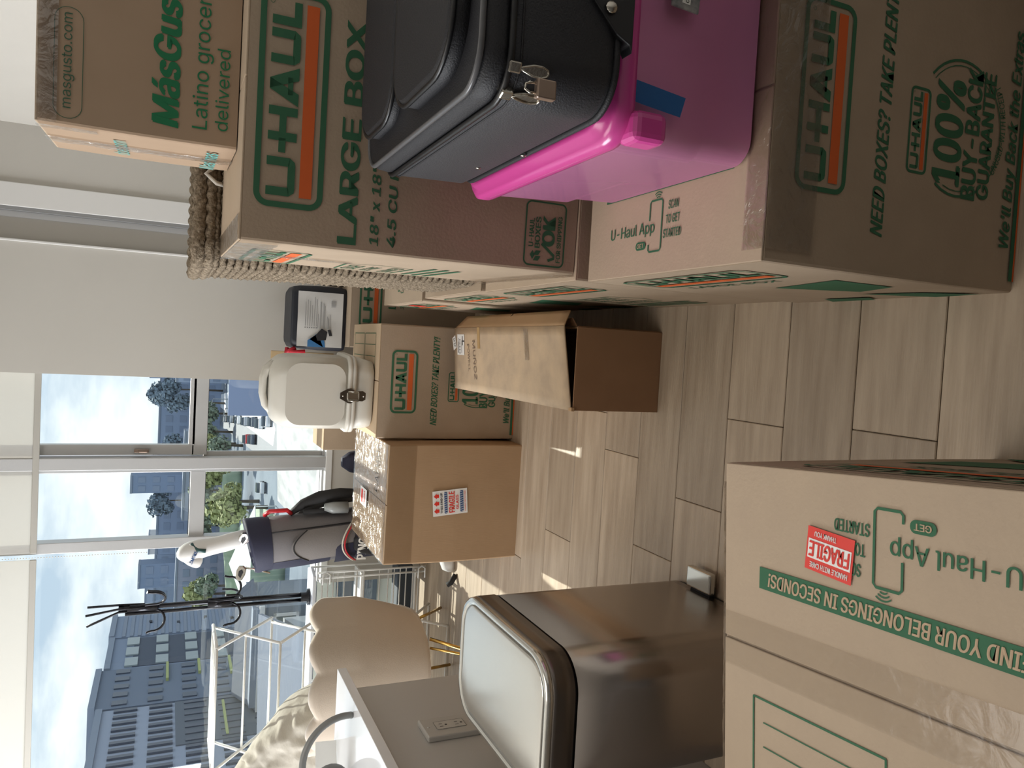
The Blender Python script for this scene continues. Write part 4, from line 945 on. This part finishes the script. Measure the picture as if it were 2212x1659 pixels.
# ================================================================ scalloped chair
chx, chy = -1.53, 3.50
cs = thing('accent_chair', 'beige velvet chair with a scalloped back and slim brass legs', 'chair', (chx, chy, 0), 0)
def chair_pt(u, v, off=0.0):
    # u -1..1 around the back, v 0..1 up
    a = R(-90 + 82 * u); lob = abs(math.cos(u * math.pi * 2.5 + 0.0))
    ztop = .785 + .035 * lob - .03 * abs(u) ** 3 ; zbot = .27 + .05 * abs(u) ** 2
    z = zbot + (ztop - zbot) * v
    taper = .72 + .28 * min(1, (v * 1.5)) ** .7 + .03 * v
    rx, ry = (.355 + off) * taper, (.27 + off) * taper
    bul = .004 * (lob - .5) * min(1, v * 2)
    return Vector(((rx + bul) * math.cos(a), (ry + bul) * math.sin(a), z))
mbc = MB(); nu, nv = 90, 26
outer = [[chair_pt(-1 + 2 * i / nu, j / nv) for i in range(nu + 1)] for j in range(nv + 1)]
inner = [[chair_pt(-1 + 2 * i / nu, j / nv, -.055) + Vector((0, 0, 0)) for i in range(nu + 1)] for j in range(nv, -1, -1)]
topc = [[chair_pt(-1 + 2 * i / nu, 1, -.055 * (.5 - .5 * math.cos(math.pi * k / 6))) + Vector((0, 0, .02 * math.sin(math.pi * k / 6))) for i in range(nu + 1)] for k in range(1, 6)]
rings = outer + topc + inner
# close the two ends by treating each column around as a loop
cols = [[rings[j][i] for j in range(len(rings))] for i in range(nu + 1)]
mbc.loft(cols, True, True); mbc.build('chair_back', velvet, cs)
MB().loft([rr3(.19, .13, .262, .10, .06), rr3(.215, .15, .275, .12, .07), rr3(.235, .17, .33, .13, .075), rr3(.24, .18, .42, .14, .075), rr3(.22, .16, .445, .14, .075)], True, True).build('seat', velvet, cs)
for (x, y, x2, y2) in ((-.16, -.15, -.10, -.19), (.16, -.15, .08, -.24), (.13, .16, .085, .45), (-.13, .16, -.16, .26)): MB().tube([(x, y, .27), (x2, y2, .008)], .0085, 8).build('leg', gold, cs)
for (x, y, x2, y2) in ((.12, -.16, .065, -.225),): MB().tube([(x, y, .27), (x2, y2, .012)], .0065, 8).build('leg_stay', gold, cs)

# ================================================================ sofa with the cream comforter
sf = thing('day_bed', 'low bed at the far left behind the counter, under the cream comforter', 'bed', (-2.52, 3.55, 0))
MB().box(-.60, .60, -.22, .22, .06, .34).build('bed_base', mat('bed_base', (.45, .42, .37), .8), sf, bevel=.02)
MB().box(-.60, .60, -.23, .23, .34, .485).build('mattress', linen, sf, bevel=.04, seg=4)
for x in (-.55, .55):
    for y in (-.18, .18): MB().box(x - .02, x + .02, y - .02, y + .02, 0, .06).build('leg', black_plastic, sf)
def quilt(u, v):
    x = -3.05 + 1.42 * u; a = math.pi * (v * 1.16 - .08)
    top = 1.12 - 1.02 * max(0, u - .70); base = .50
    yc = 3.61; k_ = math.sqrt(max(.02, 1 - (max(0, u - .90) / .10) ** 2)); hy = .19 * k_; hz = (top - base) * (.35 + .65 * k_)
    yy = yc - hy * math.cos(a); zz = base + hz * max(0, math.sin(a)) ** .6
    n_ = noise.noise(Vector((x * 5 + yy * 3, yy * 9 - zz * 5, zz * 3))) * .022 + (1 - abs(noise.noise(Vector((x * 9 + zz * 12, yy * 10 + x * 4, zz * 14 - x * 6)))) * 2) * .012 + noise.noise(Vector((x * 26, yy * 22, zz * 30))) * .006
    return Vector((x, yy - n_ * .8, zz + n_))
cf = MB().grid(quilt, 190, 90).build('comforter', quilt_m, None, solid=.01); tag(cf, 'wrinkled cream comforter heaped on the bed at the far left', 'comforter')

# ================================================================ kitchen peninsula, outlet, headphones
pn = thing('kitchen_peninsula', 'pale grey kitchen peninsula with a glossy white worktop, left of the trash can', 'counter', (-1.9, 1.4, 0))
MB().box(-.60, .76, -1.30, 1.05, 0, .838).build('side_panel', mat('peninsula_grey', (.46, .44, .41), .55, bump=(200, .04, 2)), pn, bevel=.002)
MB().box(-.80, .78, -1.35, 1.17, .838, .868).build('worktop', quartz, pn, bevel=.0015)
op = thing('wall_outlet', 'grey double wall outlet on the side of the peninsula', 'outlet', (-1.140, 2.09, .63), R(90))
MB().box(-.055, .055, -.018, 0, -.083, .083).build('cover_plate', mat('outlet_grey', (.44, .42, .385), .45), op, bevel=.004)
MB().prism(rrect(-.022, .022, -.045, .045, .003), .018, .0195, Matrix(((1, 0, 0, 0), (0, 0, -1, 0), (0, 1, 0, 0), (0, 0, 0, 1)))).build('socket_insert', mat('outlet_grey2', (.48, .46, .42), .4), op)
g = Ink()
for z in (-.024, .024):
    g.rect(-.009, -.0065, z - .002, z + .009); g.rect(.0065, .009, z - .002, z + .008); g.poly(arc_pts(0, z - .012, .004, 0, 330, 11))
g.strip(rrect(-.0225, .0225, -.0455, .0455, .003), .0012, True)
g.lay('socket_slots', mat('slot_dark', (.05, .045, .04), .6), op, ((0, -.0196, 0), (1, 0, 0), (0, 0, 1)), .0003)
for z in (-.066, .066): MB().sphere((0, -.018, z), .004, 8, 4, (1, .4, 1)).build('screw', mat('screw_grey', (.5, .48, .44), .4), op)
hp = thing('headphones', 'grey over-ear headphones with black pads standing on the worktop', 'headphones', (-1.36, 2.30, .868), 0)
ab = [(-.0 + .17 * math.cos(R(a)) * .95, .0, .06 + .115 * math.sin(R(a))) for a in range(5, 100, 6)]
pts = [Vector((.145, 0, .0)), Vector((.150, 0, .03)), Vector((.140, 0, .065)), Vector((.118, 0, .10)), Vector((.085, 0, .130)), Vector((.045, 0, .148)), Vector((.0, 0, .155))]
hp.location = (-1.285, 2.33, .868)
band = [Vector((-.005 + .130 * math.cos(R(q)), -.02 - .035 * q / 110, .03 + .125 * math.sin(R(q)))) for q in range(-8, 100, 6)]
MB().tube([Vector((.122, -.015, .006))] + band, .0105, 12).sphere((.122, -.015, .008), .0115, 10, 6).build('headband', mat('headband_grey', (.20, .205, .20), .4), hp)
MB().tube([Vector((-.005 + .130 * math.cos(R(q)), -.02 - .035 * q / 110, .03 + .125 * math.sin(R(q)))) for q in range(94, 172, 6)], .0125, 12).build('headband_pad', black_plastic, hp)
MB().sphere((-.085, -.03, .055), .05, 16, 10, (.9, .5, 1)).build('ear_cushion', mat('ear_leather', (.02, .02, .022), .45, bump=(30, .6, 3)), hp)
MB().sphere((-.085, .01, .055), .052, 16, 10, (.9, .4, 1)).build('ear_cup', mat('headband_grey', (0, 0, 0)), hp)
pp = MB().box(0, .10, 0, .001, 0, .07).build('paper_note', mat('paper', (.75, .75, .72), .7), None); pp.location = (-1.445, 2.50, .869); pp.rotation_euler = (R(-15), 0, R(15)); tag(pp, 'folded white paper note standing on the worktop behind the headphones', 'note')

# ================================================================ trash can
tcn = thing('trash_can', 'rectangular stainless steel step trash can beside the peninsula', 'trash can', (-.815, 1.655, 0), 0)
hx, hy = .163, .262
def tr(z, g=0, r=.085): return [Vector((a, b, z)) for a, b in rrect(-hx + g, hx - g, -hy + g, hy - g, r, 12)]
MB().loft([tr(0, .010, .075), tr(.02, .006, .08)], True, True).build('base', black_plastic, tcn)
MB().loft([tr(.02, .005, .08), tr(.05, .004), tr(.35, .002), tr(.604, .002)], True, True).build('body', steel, tcn)
MB().loft([tr(.604, .006), tr(.612, .006)], True, True).build('lid_gap', black_plastic, tcn)
MB().loft([tr(.612, .001), tr(.612, .0), tr(.640, .0), tr(.655, .0), tr(.664, .001)], True, True).build('lid_band', steel_band, tcn)
MB().loft([tr(.664, .001), tr(.676, .002), tr(.680, .006), tr(.680, .014), tr(.677, .017)], True, True).build('lid_rim', steel_rim, tcn)
ll = MB(); ll.loft([tr(.6772, .017, .07), tr(.6785, .03, .06), tr(.6788, .06, .05), tr(.679, .11, .04)], True, True); ll.build('lid_plate', steel_lid, tcn)
pd = MB().box(.165, .225, .02, .125, .018, .040).build('step_pedal', steel_rim, tcn, bevel=.006, seg=3)
MB().box(.155, .185, .03, .115, .008, .030).build('pedal_arm', black_plastic, tcn, bevel=.003)
MB().box(-.10, .02, .255, .275, .56, .60).build('rear_hinge', black_plastic, tcn, bevel=.004)

# ================================================================ outside: the city beyond the window
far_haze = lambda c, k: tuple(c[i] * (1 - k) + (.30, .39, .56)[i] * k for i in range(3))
GZ = -14.0
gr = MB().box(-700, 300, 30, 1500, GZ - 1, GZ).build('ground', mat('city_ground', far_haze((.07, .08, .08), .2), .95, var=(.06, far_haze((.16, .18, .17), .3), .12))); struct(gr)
rdm = mat('sunlit_asphalt', (.15, .165, .19), .6, spec=.5, var=(.3, (.12, .135, .16), .3))
rd = MB().add([(-9, 60, GZ + .05), (-4, 60, GZ + .05), (-7.5, 90, GZ + .05), (-27, 380, GZ + .05), (-36, 380, GZ + .05), (-20, 120, GZ + .05), (-17, 60, GZ + .05)], [(0, 1, 2, 3, 4, 5, 6)]).build('road', rdm); struct(rd)
pv = MB().add([(-30, 60, GZ + .08), (-4, 60, GZ + .08), (-8, 92, GZ + .08), (-12.5, 121, GZ + .08), (-24, 116, GZ + .08), (-22, 84, GZ + .08)], [(0, 1, 2, 3, 4, 5)]).build('pavement', mat('glare_streaked_pavement', (.30, .31, .32), .6, var=(.5, (.12, .135, .15), .12, (1, .25, 1)), spec=.9)); struct(pv)  # pale and dark streaks in the paving colour stand for rippled glare
sd_ = MB().add([(-8.7, 148, GZ + .06), (-20, 270, GZ + .06), (-23.5, 273, GZ + .06), (-17, 124, GZ + .06), (-14, 122, GZ + .06)], [(0, 1, 2, 3, 4)]).build('sidewalk', mat('pale_kerb', (.6, .62, .64), .6)); struct(sd_)

def building(name, label, cx, cy, rz, w, d, h, col, floors, bays, z0=GZ, win=(.05, .06, .08), roof=None, ww=.62, wh=.55, haze=.25, group=None, sides=('f',), strip=None):
    t = thing(name, label, 'building', (cx, cy, z0), R(rz), group)
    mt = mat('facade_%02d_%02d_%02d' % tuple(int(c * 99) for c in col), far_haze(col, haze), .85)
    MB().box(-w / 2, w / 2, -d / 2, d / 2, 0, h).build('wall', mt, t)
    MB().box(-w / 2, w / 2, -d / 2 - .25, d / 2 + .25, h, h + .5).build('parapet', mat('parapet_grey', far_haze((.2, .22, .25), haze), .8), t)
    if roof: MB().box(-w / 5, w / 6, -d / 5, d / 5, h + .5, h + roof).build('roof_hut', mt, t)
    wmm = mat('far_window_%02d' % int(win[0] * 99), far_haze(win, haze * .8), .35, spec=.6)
    me = None
    fh_, bw = h / (floors + .4), None
    for s_ in sides if bays else ():
        L_ = w if s_ == 'f' else d; nb = bays if s_ == 'f' else max(2, int(bays * d / w)); bw = L_ / nb
        wd, ht = bw * ww, fh_ * wh; first = None
        for i in range(floors):
            for j in range(nb):
                if first is None:
                    mb_ = MB(); mb_.box(-wd / 2, wd / 2, -.12, .05, -ht / 2, ht / 2); first = mb_.build('window', wmm, t); o = first
                else:
                    o = first.copy(); link(o, t)
                zc = fh_ * (i + .75); xc = -L_ / 2 + bw * (j + .5)
                if s_ == 'f': o.location = (xc, -d / 2, zc)
                elif s_ == 'r': o.location = (w / 2, xc, zc); o.rotation_euler = (0, 0, R(90))
                else: o.location = (-w / 2, xc, zc); o.rotation_euler = (0, 0, R(-90))
    return t
# large apartment block at the left: its long front runs away from the window, in four sections
FX = -31.0
bA = building('apartment_block', 'blue-grey end section of the apartment block with ribbed siding, behind the coat rack', FX - 6, 87.8, 90, 6.4, 12, 19.5, (.20, .235, .30), 7, 0, haze=.25)
for k in range(26): MB().box(-3.2, 3.2, -6.10, -6.0, .72 * k + .5, .72 * k + .82).build('siding_board', mat('siding_pale', (.20, .235, .30), .7), bA)
for k in range(6): MB().box(-.6 + .9 * (k % 2), -.1 + .9 * (k % 2), -6.16, -6.0, 2.6 + 2.7 * k, 2.9 + 2.7 * k).build('wall_vent', mat('vent_dark', (.03, .035, .05), .7), bA)
bB = building('apartment_block', 'section of the apartment block with wide pale windows in dark frames', FX - 6.1, 80.6, 90, 7.8, 12, 19.4, (.18, .21, .27), 7, 3, haze=.25, win=(.30, .33, .30), ww=.72, wh=.42)
MB().box(-3.6, 3.6, -6.06, -6.0, 1.2, 17.6).build('dark_cladding', mat('cladding_dark', (.06, .075, .11), .7), bB)
bC = building('apartment_block', 'tallest dark grey section of the apartment block with yellow-green balcony lines', FX - 6, 72.6, 90, 8.0, 12, 20.0, (.11, .13, .165), 7, 5, haze=.2, win=(.02, .025, .035), ww=.5, wh=.42)
yg = mat('yellow_green_trim', (.36, .40, .15), .6)
for k in (1, 2, 3, 4, 5): MB().box(.2 if k % 2 else 1.0, 3.9, -6.3, -6.0, k * 2.7 + 1.0, k * 2.7 + 1.22).build('balcony_edge', yg, bC)
bD = building('apartment_block', 'pale lavender section of the apartment block with rows of narrow windows, at far left', FX - 6.1, 59.4, 90, 18.2, 12, 19.4, (.30, .33, .40), 7, 17, haze=.15, win=(.03, .035, .05), ww=.36, wh=.66)
MB().box(1.6, 9.0, -6.10, -6.0, .1, 14.0).build('dark_cladding', mat('cladding_grey', (.115, .135, .165), .75), bD)
for o in list(bB.children) + list(bD.children):
    if o.name.startswith('window'): o.location.y -= .07
for k in (1, 3): MB().box(2.0, 8.0, -6.25, -6.1, k * 2.7 + 2.1, k * 2.7 + 2.3).build('balcony_edge', yg, bD)
# skyline strip
sky = [(-28, 262, 26, 10, 17.2, (.20, .23, .28), 4, 8), (-56, 262, 26, 10, 16.8, (.17, .19, .24), 4, 7), (-42.5, 236, 5, 6, 23.5, (.07, .09, .13), 6, 2), (-86, 270, 30, 10, 17.0, (.22, .24, .27), 4, 8), (-71, 244, 7, 6, 21.0, (.08, .10, .13), 5, 2),
       (-9, 275, 12, 10, 20.5, (.16, .19, .24), 5, 5), (6, 258, 16, 10, 23.5, (.20, .23, .28), 6, 5), (-38, 222, 24, 6, 10.5, (.33, .31, .30), 2, 8), (-66, 222, 20, 6, 11.5, (.28, .22, .21), 3, 6), (-8, 236, 12, 8, 13.0, (.31, .33, .36), 3, 5), (-116, 280, 26, 10, 16.4, (.18, .20, .24), 3, 8), (-2, 212, 9, 8, 8.5, (.36, .34, .33), 2, 4)]
nm = ('long pale', 'low grey', 'slim dark', 'wide flat-roofed', 'narrow dark', 'bluish hillside', 'tall pale', 'low cream', 'low reddish', 'small light grey', 'faraway grey', 'little cream')
wh_ = ('beyond the middle window', 'left of the middle window mullion', 'standing tallest in the middle pane', 'behind the golf headcover', 'seen between mullion and coat rack', 'on the skyline of the right pane', 'cut by the plain wall edge', 'in front of the skyline, middle pane', 'in front of the skyline near the headcover', 'low in the right pane', 'on the horizon beside the coat rack', 'nearest of the small houses in the right pane')
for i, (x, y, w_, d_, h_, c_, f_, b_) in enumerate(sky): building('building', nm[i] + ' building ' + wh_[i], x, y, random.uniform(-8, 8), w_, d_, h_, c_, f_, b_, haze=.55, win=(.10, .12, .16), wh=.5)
rc_ = random.Random(5); pal = [('cream', (.58, .54, .50)), ('slate', (.30, .33, .38)), ('brick', (.46, .32, .29)), ('white', (.66, .66, .67)), ('charcoal', (.17, .19, .24)), ('tan', (.50, .45, .38))]
occ = [(q[0] - q[2] / 2 - 1, q[0] + q[2] / 2 + 1, q[1] - q[3] / 2 - 1, q[1] + q[3] / 2 + 1) for q in sky]
ordn = ('first', 'second', 'third', 'fourth', 'fifth', 'sixth', 'seventh', 'eighth', 'ninth', 'tenth', 'eleventh', 'twelfth')
for row, (yy, hh_, rn) in enumerate(((196, 6.0, 'nearest'), (232, 9.6, 'second'), (300, 15.5, 'third'), (330, 19.0, 'farthest'))):
    x = -.40 * yy; cnt = 0
    while x < -.03 * yy:
        w_ = rc_.uniform(7, 13); x += w_; r_ = (x - w_ - .5, x + .5, yy - 5, yy + 5)
        if rc_.random() < .15 or (row == 0 and x > -48) or (row < 2 and x > -30): continue
        if any(r_[0] < q[1] and r_[1] > q[0] and r_[2] < q[3] and r_[3] > q[2] for q in occ): continue
        cn, cc = rc_.choice(pal); occ.append(r_)
        building('building', 'hazy %s building, %s from the left in the %s row of distant roofs' % (cn, ordn[cnt], rn), x - w_ / 2, yy + rc_.uniform(-1, 1), 0, w_ * .92, 7, hh_ + rc_.uniform(-1.5, 1.8), cc, 2 if row < 2 else 3, 3, haze=.3, win=(.10, .12, .16), wh=.5, group='distant city buildings'); cnt += 1
ho_ = building('house', 'grey house with white framed windows, seen through the drying rack', -26.2, 67.5, -3, 8.4, 6, 8.0, (.16, .18, .20), 2, 3, haze=.15, win=(.07, .10, .09), ww=.45, wh=.5)
for i in range(2):
    for j in range(3):
        x = -4.2 + 2.8 * (j + .5); z = 8.0 / 2.4 * (i + .75); f_ = MB()
        for q in ((-.85, -.63, -1.0, 1.0), (.63, .85, -1.0, 1.0), (-.85, .85, .8, 1.02), (-.85, .85, -1.02, -.8), (-.05, .05, -.8, .8)): f_.box(x + q[0], x + q[1], -3.22, -3.05, z + q[2], z + q[3])
        f_.build('window_frame', white_paint, ho_)
MB().add([(-4.5, -3.3, 7.9), (4.5, -3.3, 7.9), (4.5, 3.3, 7.9), (-4.5, 3.3, 7.9), (-4.5, 0, 9.6), (4.5, 0, 9.6)], [(0, 1, 5, 4), (2, 3, 4, 5), (0, 4, 3), (1, 2, 5)]).build('gable_roof', mat('slate_roof', (.13, .15, .19), .8), ho_)
MB().box(-4.5, 4.5, -3.45, -3.25, 7.6, 8.0).build('white_eave', white_paint, ho_)
sr_ = thing('slate_roof_house', 'house with a broad blue-grey shingle roof below the drying rack', 'house', (-23.5, 50, GZ), R(14))
MB().box(-4.2, 4.2, -12, 10, 0, 6.6).build('wall', mat('house_wall_grey', (.3, .32, .34), .85), sr_)
MB().add([(-4.6, -12.5, 6.6), (4.6, -12.5, 6.6), (4.6, 10.5, 8.4), (-4.6, 10.5, 8.4), (-4.6, 10.5, 8.1), (4.6, 10.5, 8.1), (4.6, -12.5, 6.3), (-4.6, -12.5, 6.3)], [(0, 1, 2, 3), (4, 5, 6, 7), (0, 3, 4, 7), (1, 6, 5, 2), (3, 2, 5, 4), (0, 7, 6, 1)]).build('shingle_roof', mat('blue_shingles', (.12, .15, .21), .8, var=(1.5, (.09, .115, .165), .3, (1, 4, 1)), bump=(6, .4, 3)), sr_)
# green tennis-court screens and tarps
gm = mat('green_screen_net', (.26, .33, .24), .8, var=(.3, (.34, .41, .31), .3)); ct = MB().add([(-67, 175, GZ + .1), (-43, 112, GZ + .1), (-31, 110, GZ + .1), (-24, 100, GZ + .1), (-30, 142, GZ + .1), (-47, 190, GZ + .1)], [(0, 1, 2, 3, 4, 5)]).build('sports_court', gm); struct(ct)
for i, (x, y, rz, w_, h_) in enumerate(((-49, 150, 62, 36, 4.2), (-36, 106, 3, 14, 4.5), (-37, 176, -12, 18, 4.0))):
    q = MB(); q.grid(lambda u, v: Vector((-w_ / 2 + w_ * u, .25 * math.sin(u * 40) * math.sin(3 * v), h_ * v)), 60, 4); o = q.build('court_screen', gm, None, solid=.05); o.location = (x, y, GZ); o.rotation_euler = (0, 0, R(rz))
    tag(o, ('long green net screen running along the court', 'short green net screen at the near court end', 'green net screen crossing behind the golf bag')[i], 'screen')
tn = thing('white_tent', 'white pitched tent roof beyond the coat rack foot', 'tent', (-34, 119.5, GZ), R(30))
MB().add([(-7, -6, 3), (7, -6, 3), (7, 6, 3), (-7, 6, 3), (0, 0, 6.2)], [(0, 1, 4), (1, 2, 4), (2, 3, 4), (3, 0, 4)]).build('tent_roof', mat('tent_white', (.72, .76, .74), .7), tn, solid=.1)
for x in (-6.8, 6.8):
    for y in (-5.8, 5.8): MB().tube([(x, y, 0), (x, y, 3.05)], .08, 6).build('tent_pole', white_metal, tn)
# trees
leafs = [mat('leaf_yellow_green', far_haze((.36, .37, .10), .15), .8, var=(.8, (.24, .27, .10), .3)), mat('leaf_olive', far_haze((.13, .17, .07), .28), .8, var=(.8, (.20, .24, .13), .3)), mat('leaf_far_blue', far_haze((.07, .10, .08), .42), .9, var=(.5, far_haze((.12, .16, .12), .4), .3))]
bark = mat('bark', (.10, .08, .06), .9)
def tree(label, x, y, h, r, kind, seed):
    rnd = random.Random(seed); t = thing('tree', label, 'tree', (x, y, GZ), 0, 'trees in the street below')
    MB().tube([(0, 0, 0), (.1, 0, h * .4), (0, .1, h * .75)], lambda q: .35 - .2 * q, 6).build('trunk', bark, t)
    mb_ = MB()
    for k in range(7):
        a = rnd.uniform(0, 6.28); q = rnd.uniform(0, r * .6); c = Vector((q * math.cos(a), q * math.sin(a), h * rnd.uniform(.55, .85))); s_ = r * rnd.uniform(.4, .62)
        for j in range(150):
            d = Vector((rnd.gauss(0, 1), rnd.gauss(0, 1), rnd.gauss(0, 1))).normalized(); p = c + d * s_ * rnd.uniform(.6, 1.05)
            n_ = (d + Vector((rnd.uniform(-.8, .8), rnd.uniform(-.8, .8), rnd.uniform(-.8, .8)))).normalized(); u_ = n_.orthogonal().normalized(); v_ = n_.cross(u_); l = r * rnd.uniform(.09, .17)
            mb_.add([p - u_ * l, p - v_ * l * .8, p + u_ * l, p + v_ * l * .8], [(0, 1, 2, 3)])
    f = mb_.build('foliage', leafs[kind], t, recalc=False); f['kind'] = 'stuff'
    return t
TR = [(-24.5, 205, 9, 4.0, 1), (-30, 182, 8, 4.4, 0), (-34, 158, 8, 4, 0), (-42, 194, 9, 4.5, 1), (-52, 208, 9, 4.8, 1), (-61, 234, 10, 5.5, 1), (-76, 254, 10, 6, 1), (-67, 208, 9, 5, 0), (-68, 176, 8, 4.2, 1), (-82, 220, 9, 6, 1),
      (-58, 150, 7, 3.4, 0), (-70, 150, 7, 4.0, 1), (-21.5, 222, 8, 3.6, 1), (-26, 194, 8, 2.6, 0), (-25.5, 154, 7.5, 2.8, 0), (-27, 168, 8.5, 2.6, 0), (-95, 250, 10, 7, 1), (-17, 248, 22, 4.5, 2), (-20, 238, 20, 4.0, 2), (-10.5, 252, 21, 4.5, 2), (-50, 246, 21, 4.5, 2), (-33, 243, 19.5, 3.6, 2), (-45, 118, 7, 2.8, 1), (-27.5, 128, 8, 3.0, 0)]
ds = ('olive street', 'yellow-green', 'bright yellow-green', 'dark olive', 'dense olive', 'round olive', 'broad far olive', 'yellowish', 'small olive', 'wide olive', 'short yellowish', 'low olive', 'dark street', 'small yellow-green', 'slim yellowish', 'large yellow-green', 'farthest olive', 'bluish skyline', 'tall bluish skyline', 'bluish', 'lone skyline', 'hazy skyline', 'little', 'leafy yellow-green')
pl_ = ('beside the parked cars', 'left of the parked cars', 'in the lower middle pane', 'behind the middle pane mullion', 'above the green court', 'beyond the court', 'under the far roofs', 'beside the court screen', 'at the court corner', 'near the coat rack pole', 'below the coat rack hooks', 'near the white tent', 'at the right pane edge', 'by the road', 'low in the middle pane', 'against the court fence', 'near the apartment block', 'in the right pane', 'right of the mullion', 'cut by the plain wall', 'in the middle pane skyline', 'on the hillside', 'by the grey house eave', 'in front of the tent')
def free(x, y, r):
    return not any(q[0] - r * .8 < x < q[1] + r * .8 and q[2] - r * .8 < y < q[3] + r * .8 for q in occ) and not any(math.hypot(x - a, y - b) < (r + c) * 1.0 for a, b, c in tocc)
tocc = []
for i, (x, y, h_, r_, k_) in enumerate(TR):
    if not free(x, y, r_ * .8): continue
    tocc.append((x, y, r_)); tree('%s tree %s' % (ds[i], pl_[i]), x, y, h_, r_, k_, 100 + i)
more = [(-29, 196, 0), (-35, 184, 1), (-47, 222, 1), (-33, 212, 0), (-40, 208, 1), (-58, 246, 1), (-66, 262, 1), (-88, 262, 1), (-98, 236, 1), (-77, 236, 0), (-70, 226, 1), (-60, 192, 1), (-63, 162, 0), (-27, 182, 0), (-31, 154, 1), (-24, 176, 1), (-29, 140, 0), (-66, 186, 1), (-75, 196, 1), (-84, 204, 1), (-26, 218, 0), (-54, 232, 0)]
wv = ('leftmost', 'low', 'high', 'small', 'full', 'thin', 'rounded', 'dim', 'pale', 'sunny', 'dusky', 'shaded', 'bright', 'golden', 'mixed', 'narrow', 'near golden', 'side', 'bushy', 'edge', 'roadside', 'hill-foot')
for i, (x, y, k) in enumerate(more):
    where = 'by the street in the lower panes' if x > -36 else ('between the two mullions' if x > -60 else 'behind the golf club and coat rack')
    rr_ = 3.0 + .35 * (i % 5)
    if not free(x, y, rr_ * .8): continue
    tocc.append((x, y, rr_))
    tree('%s green tree %s, row %s' % (wv[i], where, ('near the parked cars', 'under the skyline', 'beside the court')[i % 3]), x, y, 7.5 + .5 * (i % 5), rr_, k, 300 + i)
# cars on the road
carm = [mat('car_paint_%d' % i, c, .2, .3) for i, c in enumerate(((.75, .76, .78), (.10, .12, .15), (.35, .38, .42), (.55, .03, .03)))]
def car(x, y, rz, k, label):
    t = thing('car', label, 'car', (x, y, GZ + .1), R(rz), 'cars on the street below')
    MB().prism([(-2.2, .3), (2.2, .3), (2.2, .75), (1.2, .95), (-2.1, .98), (-2.25, .7)], -.9, .9, Matrix(((1, 0, 0, 0), (0, 0, 1, 0), (0, 1, 0, 0), (0, 0, 0, 1)))).build('car_body', carm[k], t, bevel=.08)
    MB().prism([(-1.7, .95), (1.0, .95), (.4, 1.45), (-1.3, 1.45)], -.8, .8, Matrix(((1, 0, 0, 0), (0, 0, 1, 0), (0, 1, 0, 0), (0, 0, 0, 1)))).build('car_cabin', mat('car_glass', (.06, .08, .10), .1), t, bevel=.05)
    for wx in (-1.35, 1.35):
        for wy in (-.85, .85): MB().tube([(wx, wy - .1, .32), (wx, wy + .1, .32)], .32, 12).build('wheel', black_plastic, t)
CL = ('white car nearest on the street', 'white car second in the row on the street', 'dark car in the row of parked cars', 'silver car in the row of parked cars', 'white car farther up the parked row', 'grey car far up the parked row', 'white car last in the parked row', 'silver car driving in the middle of the road', 'dark car at the road edge by the trees', 'white car by the middle pane', 'red car small beside the road')
for i, (x, y, k) in enumerate(((-13.5, 128, 0), (-15, 138, 0), (-16, 150, 1), (-17.5, 165, 2), (-19, 182, 0), (-21, 203, 2), (-23.5, 228, 0), (-15.2, 200, 2), (-19.3, 150, 1), (-25, 132, 0), (-20.5, 160, 3))): car(x, y, 97, k, CL[i])
for i, (x, y) in enumerate(((-9.5, 104), (-11.5, 128), (-13, 165))):
    t = thing('street_lamp', ('street lamp nearest at the pavement edge', 'second street lamp up the road', 'third and farthest street lamp up the road')[i], 'street lamp', (x, y, GZ), 0)
    MB().tube([(0, 0, 0), (0, 0, 7)], .09, 6).build('pole', mat('lamp_grey', (.2, .22, .24), .6), t); MB().tube([(0, 0, 7), (-1.4, 0, 7.3)], .07, 6).build('arm', mat('lamp_grey', (0, 0, 0)), t)
bb_ = thing('billboard', 'plain blue-grey billboard back beside the plain wall edge', 'billboard', (-6.2, 95, GZ), R(0))
MB().box(-3.2, 2.2, 0, .3, 4.0, 8.9).build('board', mat('billboard_blue', (.30, .36, .52), .6), bb_); MB().tube([(0, .15, 0), (0, .15, 4)], .2, 8).build('post', mat('lamp_grey', (0, 0, 0)), bb_)
# balcony seen through the glass door
bp = MB().box(-4.2, -1.41, 5.05, 5.15, -.03, .52).build('balcony_parapet', mat('parapet_beige', (.42, .39, .35), .8)); struct(bp)
for k in range(3): MB().box(-2.6 + .42 * k, -2.25 + .42 * k, 4.98, 5.05, .10, .36).build('vent_slab', mat('vent_slate', (.05, .06, .08), .6), bp)
bl = MB().box(-4.2, -1.41, 4.62, 6.0, -.12, -.03).build('balcony_floor', mat('balcony_concrete', (.45, .42, .38), .8)); struct(bl)
